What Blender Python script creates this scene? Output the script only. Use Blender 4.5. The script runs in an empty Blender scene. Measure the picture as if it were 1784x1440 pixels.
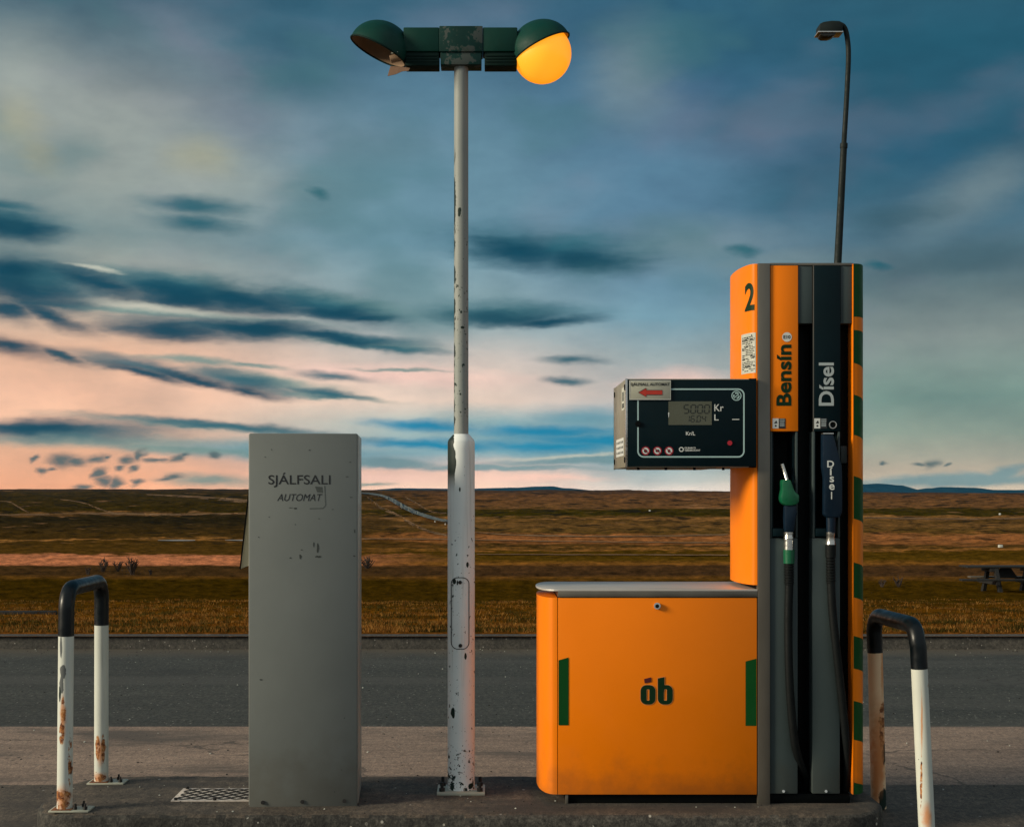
import bpy, bmesh, math, random
from mathutils import Vector, Matrix, noise
from mathutils.bvhtree import BVHTree
PI = math.pi
R = math.radians
random.seed(7)
sc = bpy.context.scene
COL = sc.collection

# ------------------------------------------------------------------ camera
F = 2400.0           # focal length measured in photograph pixels
VX, HY = 850.0, 852.0    # vanishing point of the view direction
EYE = 1.5
cam = bpy.data.cameras.new('camera')
cam.sensor_width = 36.0
cam.lens = F / 1784 * 36.0
cam.shift_x = (892 - VX) / 1784
cam.shift_y = (HY - 720) / 1784
cam.clip_start = 0.05
cam.clip_end = 60000
camo = bpy.data.objects.new('camera', cam)
camo.location = (0, 0, EYE)
camo.rotation_euler = (R(90), 0, 0)
COL.objects.link(camo)
sc.camera = camo

def X(px, d): return (px - VX) / F * d
def Z(py, d): return EYE + (HY - py) / F * d
def P(px, py, d): return Vector((X(px, d), d, Z(py, d)))

def lin(c):
    return tuple(((v / 255) / 12.92 if v / 255 <= .04045 else ((v / 255 + .055) / 1.055) ** 2.4) for v in c) + (1.0,)

# ------------------------------------------------------------------ view
sc.view_settings.view_transform = 'Standard'
sc.view_settings.look = 'None'
sc.view_settings.exposure = 0.18
sc.view_settings.gamma = 1.0
sc.cycles.max_bounces = 6
sc.cycles.diffuse_bounces = 3
sc.cycles.glossy_bounces = 3
sc.cycles.volume_bounces = 0

# ------------------------------------------------------------------ node helper
class NT:
    def __init__(s, tree):
        s.t = tree
        s.n = tree.nodes
        s.l = tree.links
    def set(s, sock, v):
        if v is None: return
        if isinstance(v, bpy.types.NodeSocket): s.l.new(v, sock)
        else: sock.default_value = v
    def node(s, typ, **kw):
        n = s.n.new(typ)
        for k, v in kw.items(): setattr(n, k, v)
        return n
    def math(s, op, a, b=None, c=None, clamp=False):
        n = s.node('ShaderNodeMath', operation=op, use_clamp=clamp)
        s.set(n.inputs[0], a)
        if b is not None: s.set(n.inputs[1], b)
        if c is not None: s.set(n.inputs[2], c)
        return n.outputs[0]
    def vmath(s, op, a, b=None, out=0):
        n = s.node('ShaderNodeVectorMath', operation=op)
        s.set(n.inputs[0], a)
        if b is not None:
            if op == 'SCALE': s.set(n.inputs[3], b)
            else: s.set(n.inputs[1], b)
        return n.outputs[out]
    def sep(s, v):
        n = s.node('ShaderNodeSeparateXYZ'); s.set(n.inputs[0], v); return n.outputs
    def comb(s, x, y, z=0.0):
        n = s.node('ShaderNodeCombineXYZ')
        s.set(n.inputs[0], x); s.set(n.inputs[1], y); s.set(n.inputs[2], z)
        return n.outputs[0]
    def noise(s, vec, scale, detail=3, rough=.55, dist=0.0, color=False):
        n = s.node('ShaderNodeTexNoise')
        s.set(n.inputs['Vector'], vec); s.set(n.inputs['Scale'], scale)
        n.inputs['Detail'].default_value = detail
        n.inputs['Roughness'].default_value = rough
        n.inputs['Distortion'].default_value = dist
        return n.outputs['Color'] if color else n.outputs['Fac']
    def vor(s, vec, scale, out='Distance'):
        n = s.node('ShaderNodeTexVoronoi')
        s.set(n.inputs['Vector'], vec); s.set(n.inputs['Scale'], scale)
        return n.outputs[out]
    def mr(s, v, a, b, c=0.0, d=1.0, smooth=True):
        n = s.node('ShaderNodeMapRange')
        if smooth: n.interpolation_type = 'SMOOTHSTEP'
        s.set(n.inputs[0], v)
        for i, q in enumerate((a, b, c, d)): s.set(n.inputs[1 + i], q)
        return n.outputs[0]
    def mapping(s, v, loc=(0, 0, 0), rot=(0, 0, 0), scale=(1, 1, 1), typ='POINT'):
        n = s.node('ShaderNodeMapping', vector_type=typ)
        s.set(n.inputs[0], v)
        n.inputs[1].default_value = loc; n.inputs[2].default_value = rot; n.inputs[3].default_value = scale
        return n.outputs[0]
    def mix(s, f, a, b, mode='MIX'):
        n = s.node('ShaderNodeMix', data_type='RGBA', blend_type=mode)
        s.set(n.inputs[0], f); s.set(n.inputs[6], a); s.set(n.inputs[7], b)
        return n.outputs[2]
    def ramp(s, f, stops, interp='LINEAR'):
        n = s.node('ShaderNodeValToRGB')
        cr = n.color_ramp
        cr.interpolation = interp
        while len(cr.elements) < len(stops): cr.elements.new(0.5)
        for e, (p, c) in zip(cr.elements, stops):
            e.position = p; e.color = c
        s.set(n.inputs[0], f)
        return n.outputs[0]

# ------------------------------------------------------------------ world sky
SUN_DIR = Vector((-0.90, -0.30, 0.34)).normalized()
def build_world():
    w = bpy.data.worlds.new('World')
    sc.world = w
    w.use_nodes = True
    T = NT(w.node_tree)
    T.n.clear()
    tc = T.node('ShaderNodeTexCoord')
    x, y, z = T.sep(tc.outputs['Generated'])
    az = T.math('ARCTAN2', x, y)
    el = T.math('ARCSINE', z)
    # sky coordinates: hundredths of the focal length, measured as angles
    U = T.math('MULTIPLY', az, 24.0)
    V = T.math('MULTIPLY', el, -24.0)
    p0 = T.comb(U, V)
    def uv(px, py):
        u = (px - VX) / F; v = (HY - py) / F
        return math.atan(u) * 24, -math.atan(v / math.sqrt(1 + u * u)) * 24
    # streaky warp
    st = T.mapping(p0, scale=(.16, .75, 1))
    n1 = T.vmath('SUBTRACT', T.noise(st, 1.0, 3, .55, color=True), (.5, .5, .5))
    n2 = T.vmath('SUBTRACT', T.noise(T.mapping(p0, scale=(.8, 2.2, 1)), 1.0, 3, .6, color=True), (.5, .5, .5))
    n3 = T.vmath('SUBTRACT', T.noise(T.mapping(p0, scale=(2.6, 7.0, 1)), 1.0, 4, .65, color=True), (.5, .5, .5))
    warp = T.vmath('ADD', T.vmath('MULTIPLY', n1, (.7, .26, 0)), T.vmath('ADD', T.vmath('MULTIPLY', n2, (.5, .20, 0)), T.vmath('MULTIPLY', n3, (.26, .09, 0))))
    p = T.vmath('ADD', p0, warp)
    sp = T.sep(p)
    # vertical gradients at four bearings
    def vr(stops):
        out = []
        for py, c in stops:
            v = uv(850, py)[1]
            out.append(((v + 9) / 9.2, lin(c)))
        f = T.mr(sp[1], -9, .2, 0, 1, smooth=False)
        return T.ramp(f, out)
    A = vr([(0, (62, 92, 110)), (70, (88, 112, 122)), (200, (128, 136, 138)), (330, (142, 152, 148)), (420, (124, 142, 142)), (500, (158, 158, 148)), (560, (196, 172, 152)),
            (620, (228, 180, 150)), (690, (246, 192, 160)), (740, (250, 196, 162)), (790, (232, 176, 140)), (850, (244, 174, 132))])
    B = vr([(0, (60, 98, 120)), (120, (72, 108, 130)), (260, (98, 134, 152)), (430, (104, 140, 156)), (560, (146, 168, 172)),
            (640, (214, 196, 184)), (700, (240, 212, 192)), (735, (176, 192, 186)), (790, (134, 168, 178)), (822, (236, 196, 180)), (850, (252, 214, 192))])
    C = vr([(0, (48, 92, 116)), (150, (62, 102, 130)), (300, (84, 122, 146)), (440, (88, 124, 148)), (560, (112, 148, 164)), (620, (150, 164, 166)),
            (690, (192, 184, 178)), (730, (150, 172, 180)), (800, (128, 160, 170)), (835, (180, 188, 188)), (850, (222, 214, 208))])
    D = vr([(0, (42, 84, 104)), (120, (28, 80, 100)), (300, (42, 90, 114)), (420, (72, 104, 120)), (520, (92, 112, 116)), (600, (128, 140, 136)),
            (700, (118, 144, 134)), (760, (140, 154, 140)), (820, (176, 164, 146)), (850, (206, 192, 172))])
    ua, ub, uc, ud = [uv(q, 852)[0] for q in (150, 760, 1150, 1560)]
    c = T.mix(T.mr(sp[0], ua, ub), A, B)
    c = T.mix(T.mr(sp[0], ub + .5, uc), c, C)
    c = T.mix(T.mr(sp[0], uc, ud), c, D)
    # cloud groups: (colour, opacity, inner, outer, blobs (px, py, rx, ry, angle))
    G = [
        ((36, 84, 104), .62, .0, 1.25, [(500, 70, 200, 75, 20), (1240, 60, 240, 90, 0), (1560, 150, 260, 80, 0), (1760, 200, 140, 180, 0), (520, 130, 120, 60, 10),
                                   (560, 10, 260, 40, 0), (1420, 330, 180, 70, -10), (1330, 200, 250, 60, 0)]),
        ((150, 158, 152), .7, .0, 1.3, [(150, 230, 300, 120, 15), (330, 300, 200, 90, 10), (30, 150, 130, 120, 0)]),
        ((160, 158, 132), .6, .0, 1.2, [(20, 215, 60, 60, 20), (50, 265, 60, 30, 30), (350, 270, 80, 40, 0)]),
        ((118, 118, 138), .22, .0, 1.2, [(330, 70, 160, 35, 30), (440, 220, 130, 60, 20), (640, 250, 180, 50, 0), (1180, 200, 120, 70, 0), (1310, 250, 150, 60, 5)]),
        ((128, 144, 146), .55, .0, 1.2, [(1180, 430, 260, 60, 0), (1340, 455, 200, 35, 0), (1700, 330, 150, 60, -25), (1090, 130, 100, 120, 10)]),
        ((40, 72, 84), .5, .1, 1.2, [(1700, 450, 160, 40, -8), (1560, 380, 120, 25, -5)]),
        ((104, 152, 166), .9, .1, 1.2, [(1010, 760, 330, 42, 2), (500, 790, 330, 22, 3), (1020, 730, 130, 25, 0)]),
        ((8, 128, 166), .97, .05, 1.2, [(730, 742, 130, 13, 4), (960, 752, 170, 13, 0), (760, 775, 210, 12, 3), (1060, 768, 210, 18, 2), (960, 776, 200, 14, 0)]),
        ((112, 142, 148), .9, .3, 1.1, [(1050, 800, 260, 9, -3), (690, 808, 130, 12, 4), (870, 815, 230, 7, 0), (1650, 837, 260, 15, -3), (1760, 824, 60, 13, -20)]),
        ((250, 206, 190), .9, .0, 1.2, [(660, 833, 150, 11, 2), (950, 832, 130, 9, 0), (690, 655, 280, 22, 3), (1170, 665, 110, 26, 0)]),
        ((112, 142, 136), .85, .1, 1.15, [(140, 768, 340, 20, 1), (330, 742, 280, 10, 4), (300, 784, 240, 12, 3), (430, 638, 90, 6, 4), (470, 668, 170, 18, 9), (560, 692, 150, 9, 5),
                                   (330, 630, 130, 9, 4), (300, 545, 300, 8, 4), (690, 645, 110, 4, 2), (620, 598, 200, 10, 5), (360, 838, 110, 16, 0), (640, 846, 60, 5, 0), (330, 500, 200, 26, 8), (600, 530, 150, 22, 8)]),
        ((34, 92, 106), .92, .05, 1.2, [(0, 358, 90, 9, 4), (340, 358, 108, 15, 2), (345, 386, 90, 14, 4), (550, 337, 24, 8, 25),
                                   (1290, 436, 34, 8, 12), (1535, 460, 26, 8, 12), (690, 608, 118, 7, 6), (570, 657, 78, 8, 5), (990, 628, 64, 7, 0), (985, 666, 44, 7, 0),
                                   (120, 750, 260, 17, 0), (400, 745, 260, 8, 4), (250, 640, 140, 12, 11), (420, 668, 120, 15, 12), (560, 688, 90, 6, 8),
                                   (70, 480, 170, 40, 8), (300, 500, 210, 26, 6), (560, 530, 180, 22, 8), (400, 570, 250, 20, 3), (620, 590, 160, 9, 5), (960, 430, 200, 36, 4), (880, 545, 190, 18, 1), (20, 385, 115, 24, 5)]),
        ((0, 62, 82), .97, .10, 1.12, [(20, 394, 105, 17, 5), (40, 500, 140, 34, 10), (30, 470, 100, 22, 0), (95, 545, 90, 18, 22), (20, 535, 70, 24, 10), (175, 492, 120, 18, 14),
                                   (310, 514, 150, 22, 8), (430, 524, 170, 22, 6), (570, 545, 160, 17, 7), (640, 556, 70, 9, 0), (290, 576, 140, 18, 3), (430, 574, 150, 17, 2),
                                   (560, 588, 120, 8, 6), (20, 604, 100, 15, 10), (110, 622, 60, 8, 16), (250, 652, 110, 9, 13), (430, 686, 85, 9, 10), (350, 668, 120, 9, 14),
                                   (900, 440, 115, 28, 5), (1020, 455, 140, 21, 4), (870, 554, 150, 14, 2), (950, 560, 120, 10, 0), (50, 746, 130, 12, 0)]),
        ((84, 96, 94), .95, .1, 1.15, [(52, 803, 13, 4, -25), (66, 824, 14, 5, 0), (82, 820, 14, 3, -10), (108, 804, 30, 10, -5), (130, 806, 22, 7, 0), (162, 801, 24, 6, -12), (180, 799, 10, 3, -20), (222, 803, 22, 7, -10), (246, 796, 16, 6, -35), (270, 803, 24, 3, 0), (306, 800, 22, 5, -12), (318, 795, 10, 3, -30),
                                    (165, 826, 16, 6, -30), (205, 817, 15, 4, -10), (233, 817, 15, 4, -25), (175, 838, 18, 7, 10), (194, 841, 14, 8, 0), (140, 847, 18, 3, -8), (232, 842, 14, 5, 10), (285, 835, 24, 4, -10), (300, 832, 18, 3, -4), (370, 796, 14, 5, 0),
                                    (1612, 809, 20, 3, 0), (1635, 807, 18, 7, -8), (1665, 809, 9, 3, -10), (1547, 806, 8, 2, -20)]),
        ((196, 196, 180), .7, .1, 1.2, [(165, 466, 52, 6, 12), (300, 538, 150, 10, 6), (1000, 795, 170, 4, -3)]),
    ]
    wisp = T.math('MULTIPLY', T.math('SUBTRACT', T.noise(T.vmath('MULTIPLY', p, (.7, 4.0, 1)), 1.0, 5, .6), .5), .46)
    for k, (colr, op, lo, hi, blobs) in enumerate(G):
        best = None
        for (bx, by, rx, ry, ang) in blobs:
            u, v = uv(bx, by)
            if k in (11, 12): ry = ry * 1.42; rx = rx * 1.08
            if k == 13: rx, ry = rx * 1.15, ry * 1.6
            m = T.mapping(p, loc=(u, v, 0), rot=(0, 0, R(ang)), scale=(rx * 1.3 / 100, ry * 1.3 / 100, 1), typ='TEXTURE')
            g = T.node('ShaderNodeTexGradient', gradient_type='SPHERICAL')
            T.set(g.inputs[0], m)
            d = g.outputs['Fac']
            best = d if best is None else T.math('MAXIMUM', best, d)
        if k > 6: best = T.math('ADD', best, wisp)
        f = T.math('MULTIPLY', T.mr(best, 1 - hi / 1.3, 1 - lo / 1.3), op)
        c = T.mix(f, c, lin(colr))
    # fine mottling of the cloud sheet
    fm = T.noise(T.mapping(p0, scale=(.42, .85, 1)), 1.0, 6, .6)
    c = T.mix(1.0, c, T.ramp(fm, [(.3, (.80, .82, .84, 1)), (.7, (1.16, 1.15, 1.12, 1))]), 'MULTIPLY')
    hue = T.noise(T.vmath('MULTIPLY', p, (.22, .42, 1)), 1.0, 3, .5)
    upper = T.mr(el, .03, .12)
    c = T.mix(T.math('MULTIPLY', T.math('MULTIPLY', T.mr(hue, .52, .68), upper), .20), c, lin((132, 126, 142)))
    c = T.mix(T.math('MULTIPLY', T.math('MULTIPLY', T.mr(hue, .46, .34), upper), .38), c, lin((72, 118, 122)))
    # low sky glows a little stronger behind the air
    c = T.mix(T.mr(el, .06, .0), c, T.vmath('MULTIPLY', c, (1.22, 1.14, 1.04)))
    # the bright overcast away from the dark front (behind the viewer)
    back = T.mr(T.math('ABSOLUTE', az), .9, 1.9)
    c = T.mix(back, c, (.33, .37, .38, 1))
    # below the horizon: dull earth tone
    c = T.mix(T.mr(el, -.02, -.12), c, (.05, .04, .03, 1))
    sky = T.node('ShaderNodeTexSky', sky_type='NISHITA')
    sky.sun_disc = False
    sky.sun_elevation = math.asin(SUN_DIR.z)
    sky.sun_rotation = math.atan2(SUN_DIR.x, SUN_DIR.y)
    b1 = T.node('ShaderNodeBackground'); T.set(b1.inputs[0], sky.outputs[0]); b1.inputs[1].default_value = .05
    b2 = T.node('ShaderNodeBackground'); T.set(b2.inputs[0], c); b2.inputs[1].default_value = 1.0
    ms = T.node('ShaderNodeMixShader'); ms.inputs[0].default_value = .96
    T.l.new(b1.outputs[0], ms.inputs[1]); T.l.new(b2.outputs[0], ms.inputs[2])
    o = T.node('ShaderNodeOutputWorld')
    T.l.new(ms.outputs[0], o.inputs[0])
build_world()

sun = bpy.data.lights.new('sun', 'SUN')
sun.energy = 3.5
sun.angle = R(16)
sun.color = (1.0, .88, .66)
suno = bpy.data.objects.new('sun', sun)
suno.rotation_euler = SUN_DIR.to_track_quat('Z', 'Y').to_euler()
COL.objects.link(suno)

# ------------------------------------------------------------------ materials
MATS = {}
def mat(name, col, rough=.5, metal=0.0, var=.12, vscale=4.0, bump=0.0, bscale=60.0, spots=None, grime=None, spec=.5, coat=0.0, stretch=(1, 1, 1), emit=None):
    """procedural paint / metal with value variation, optional chips and low grime"""
    m = bpy.data.materials.new(name)
    m.use_nodes = True
    T = NT(m.node_tree)
    b = T.n['Principled BSDF']
    tc = T.node('ShaderNodeTexCoord').outputs['Object']
    co = T.mapping(tc, scale=stretch)
    base = col if len(col) == 4 else tuple(col) + (1,)
    n = T.noise(co, vscale, 5, .6)
    c = T.mix(1.0, base, T.ramp(n, [(.3, (1 - var,) * 3 + (1,)), (.7, (1 + var,) * 3 + (1,))]), 'MULTIPLY')
    rg = T.mr(T.noise(co, vscale * 3, 4), .3, .7, max(.02, rough - .08), min(1, rough + .1))
    if grime:
        gc, g0, g1, amt = grime
        zz = T.sep(tc)[2]
        g = T.math('MULTIPLY', T.mr(T.math('ADD', zz, T.math('MULTIPLY', T.math('SUBTRACT', T.noise(co, 9, 4), .5), (g1 - g0) * 1.5)), g1, g0), amt)
        c = T.mix(g, c, gc)
    if spots:
        for (scol, thr, sscale, srough) in spots:
            s = T.noise(co, sscale, 4, .65)
            f = T.mr(s, thr, thr + .02)
            c = T.mix(f, c, scol)
    T.set(b.inputs['Base Color'], c)
    T.set(b.inputs['Roughness'], rg)
    b.inputs['Metallic'].default_value = metal
    b.inputs['Specular IOR Level'].default_value = spec
    if coat: b.inputs['Coat Weight'].default_value = coat
    if emit:
        b.inputs['Emission Color'].default_value = emit[0]; b.inputs['Emission Strength'].default_value = emit[1]
    if bump:
        bn = T.node('ShaderNodeBump'); bn.inputs['Strength'].default_value = bump; bn.inputs['Distance'].default_value = .01
        T.set(bn.inputs['Height'], T.noise(co, bscale, 4))
        T.l.new(bn.outputs[0], b.inputs['Normal'])
    MATS[name] = m
    return m

ORANGE = (.84, .196, .001, 1)
mat('orange_paint', ORANGE, .45, spec=.2, var=.05, vscale=1.6, bump=.03, bscale=6, spots=[((.25, .04, .01, 1), .80, 55, .6)], grime=((.16, .06, .02, 1), -.02, .22, .5))
mat('green_film', (.001, .058, .008, 1), .5, spec=.2, var=.06)
mat('dark_green_film', (.002, .022, .006, 1), .5, spec=.2, var=.05)
mat('maroon_film', (.07, .003, .008, 1), .45, var=.05)
mat('brushed_steel', (.17, .155, .13, 1), .42, .7, var=.22, vscale=3, stretch=(1, 1, .35), bump=.05, bscale=30, spots=[((.10, .085, .07, 1), .72, 10, .7)])
mat('steel_lid', (.62, .58, .53, 1), .5, .45, var=.12, vscale=5, stretch=(.3, 1, 1))
mat('bright_steel', (.62, .60, .56, 1), .25, .95, var=.15, vscale=30)
mat('slate_panel', (.042, .060, .062, 1), .5, 0, spec=.3, var=.06, vscale=2, spots=[((.09, .11, .11, 1), .78, 40, .5)], grime=((.05, .045, .035, 1), 0, .25, .4))
mat('teal_panel', (.0015, .0085, .012, 1), .45, spec=.12, var=.10, vscale=5, bump=.01)
mat('black_plastic', (.002, .0028, .003, 1), .55, spec=.08, var=.15, vscale=20)
mat('black_rubber', (.004, .0055, .006, 1), .6, spec=.15, var=.2, vscale=25, bump=.1, bscale=200)
mat('nozzle_green', (.004, .10, .042, 1), .35, var=.1, vscale=20, spots=[((.02, .05, .03, 1), .72, 60, .6)])
mat('navy_guard', (.003, .012, .026, 1), .42, spec=.25, var=.1, vscale=14)
mat('worn_steel', (.62, .54, .47, 1), .45, .2, var=.25, vscale=40)
mat('white_film', (.60, .62, .60, 1), .45, var=.05)
mat('silver_film', (.34, .39, .40, 1), .4, var=.05)
mat('frame_line', (.36, .52, .52, 1), .4, var=.05)
mat('ink', (.01, .011, .012, 1), .5, var=.05)
mat('red_film', (.42, .028, .012, 1), .45, var=.08, vscale=30)
mat('dark_red_film', (.30, .006, .018, 1), .45, var=.05)
mat('sticker_paper', (.47, .48, .42, 1), .55, var=.08, vscale=20)
mat('sign_plate', (.36, .36, .29, 1), .5, var=.1, vscale=12)
mat('housing_paint', (.215, .20, .155, 1), .45, var=.1, vscale=6, grime=((.12, .10, .08, 1), 0, .3, .4))
mat('display_glass', (.075, .078, .048, 1), .15, var=.05, spec=.6)
mat('lcd_ink', (.012, .014, .008, 1), .4, var=0)
mat('kiosk_paint', (.150, .164, .158, 1), .5, 0, spec=.3, var=.06, vscale=2.4, bump=.02, bscale=8,
    spots=[((.04, .045, .04, 1), .745, 22, .6), ((.20, .20, .18, 1), .77, 45, .5)], grime=((.09, .08, .06, 1), 0, .35, .45))
mat('kiosk_edge', (.34, .34, .30, 1), .4, .2, var=.1)
mat('smudge', (.03, .036, .033, 1), .6, var=.2, vscale=30)
mat('hood_inside', (.40, .37, .26, 1), .5, var=.08)
mat('lamp_green', (.001, .036, .026, 1), .5, spec=.2, var=.14, vscale=8, bump=.02)
mat('lamp_dark_green', (.001, .014, .011, 1), .6, spec=.15, var=.1)
mat('bracket_paint', (.003, .030, .026, 1), .5, spec=.2, var=.2, vscale=12, spots=[((.055, .07, .065, 1), .56, 12, .6), ((.04, .06, .05, 1), .60, 40, .6)])
mat('reflector_inside', (.34, .23, .15, 1), .5, var=.15, vscale=12)
mat('globe_shard', (.30, .17, .10, 1), .3, var=.1, vscale=20)
def globe_mat():
    m = mat('lit_globe', (.5, .25, .02, 1), .35, var=0, emit=((1.0, .335, .008, 1), .9))
    T = NT(m.node_tree); b = T.n['Principled BSDF']
    lw = T.node('ShaderNodeLayerWeight'); lw.inputs[0].default_value = .35
    T.set(b.inputs['Emission Color'], T.ramp(lw.outputs['Facing'], [(0, (1.0, .40, .020, 1)), (.6, (.98, .31, .007, 1)), (1, (.80, .20, .004, 1))]))
globe_mat()
mat('grey_pole', (.010, .016, .016, 1), .6, 0, spec=.2, var=.2, vscale=4)
mat('far_lens', (.012, .012, .010, 1), .3, var=.1)
mat('dark_wood', (.006, .0058, .005, 1), .75, var=.35, vscale=3, stretch=(1, 6, 6))
mat('far_bench_wood', (.09, .075, .055, 1), .7, var=.25, vscale=4)
mat('twig_bark', (.035, .020, .012, 1), .8, var=.3)
mat('rust', (.16, .052, .014, 1), .8, var=.5, vscale=30, bump=.4, bscale=90, spots=[((.03, .012, .007, 1), .55, 40, .9), ((.42, .24, .11, 1), .66, 25, .8)])
mat('rusty_bolt', (.012, .010, .009, 1), .75, var=.4, vscale=60)
mat('white_plastic', (.62, .62, .58, 1), .5, var=.05)
mat('black_gloss', (.0015, .004, .006, 1), .36, spec=.3, var=.3, vscale=8, spots=[((.06, .08, .09, 1), .80, 45, .5)])

def painted_post(name, base, chips, zchips, edge_chip=False, rust=None, extra=()):
    """white enamel on a post: chips showing dark undercoat, rust patches as (x, z, rx, rz) in local metres"""
    m = bpy.data.materials.new(name)
    m.use_nodes = True
    T = NT(m.node_tree)
    b = T.n['Principled BSDF']
    tc = T.node('ShaderNodeTexCoord').outputs['Object']
    x, y, z = T.sep(tc)
    n = T.noise(tc, 2.2, 4)
    c = T.mix(1.0, base, T.ramp(n, [(.3, (.88, .88, .88, 1)), (.7, (1.06, 1.06, 1.06, 1))]), 'MULTIPLY')
    # drip streaks
    st = T.noise(T.mapping(tc, scale=(40, 40, 1.5)), 1, 3)
    c = T.mix(T.math('MULTIPLY', T.mr(st, .58, .75), .35), c, (.25, .24, .20, 1))
    # chips
    cn = T.noise(tc, 34, 4, .6)
    zone = T.ramp(T.mr(z, zchips[0], zchips[-1], 0, 1, smooth=False), [((q - zchips[0]) / (zchips[-1] - zchips[0]), (v, v, v, 1)) for q, v in zip(zchips, chips)])
    f = T.mr(T.math('ADD', cn, zone), .795, .81)
    c = T.mix(f, c, (.006, .020, .016, 1))
    f2 = T.mr(T.math('ADD', T.noise(tc, 95, 3, .6), T.math('MULTIPLY', zone, .8)), .80, .82)
    c = T.mix(f2, c, (.02, .03, .025, 1))
    rough = .38
    if edge_chip:
        # flaking along the left edge of the upper tube
        ex = T.math('ADD', x, T.math('MULTIPLY', T.math('SUBTRACT', T.noise(T.mapping(tc, scale=(1, 1, .4)), 28, 4, .6), .5), .045))
        fe = T.math('MULTIPLY', T.mr(ex, -.0285, -.0300), T.math('MULTIPLY', T.mr(z, 1.35, 1.45), T.mr(z, 2.95, 2.8)))
        fe = T.math('MULTIPLY', fe, T.mr(y, .012, .004))
        c = T.mix(fe, c, (.006, .018, .015, 1))
    # shaped patches
    for (px_, pz_, rx, rz, kind) in (rust or []):
        q = T.comb(T.math('SUBTRACT', x, px_), T.math('SUBTRACT', z, pz_))
        q = T.vmath('ADD', q, T.vmath('SCALE', T.vmath('SUBTRACT', T.noise(tc, 26, 4, .6, color=True), (.5, .5, .5)), min(rx, rz) * 1.5))
        d = T.vmath('LENGTH', T.vmath('DIVIDE', q, (rx, rz, 1.0)), out=1)
        front = T.mr(y, 9.0, 8.9) if False else 1.0
        fr = T.mr(d, 1.05, .85)
        if kind == 'rust':
            rc = T.ramp(T.noise(tc, 45, 4, .6), [(.32, (.04, .014, .008, 1)), (.46, (.20, .06, .015, 1)), (.58, (.42, .17, .05, 1)), (.72, (.55, .36, .20, 1))])
            c = T.mix(T.math('MULTIPLY', fr, T.mr(T.noise(tc, 30, 4), .40, .50)), c, rc)
        elif kind == 'wash':
            c = T.mix(T.math('MULTIPLY', T.mr(d, 1.3, .3), .85), c, (.60, .23, .075, 1))
        elif kind == 'bare':
            c = T.mix(fr, c, (.10, .11, .11, 1))
        else:
            c = T.mix(fr, c, (.003, .016, .011, 1))
    T.set(b.inputs['Base Color'], c)
    b.inputs['Roughness'].default_value = .55; b.inputs['Specular IOR Level'].default_value = .3
    bn = T.node('ShaderNodeBump'); bn.inputs['Strength'].default_value = .15; bn.inputs['Distance'].default_value = .003
    T.set(bn.inputs['Height'], T.math('SUBTRACT', 1.0, f))
    T.l.new(bn.outputs[0], b.inputs['Normal'])
    MATS[name] = m
    return m

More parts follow.
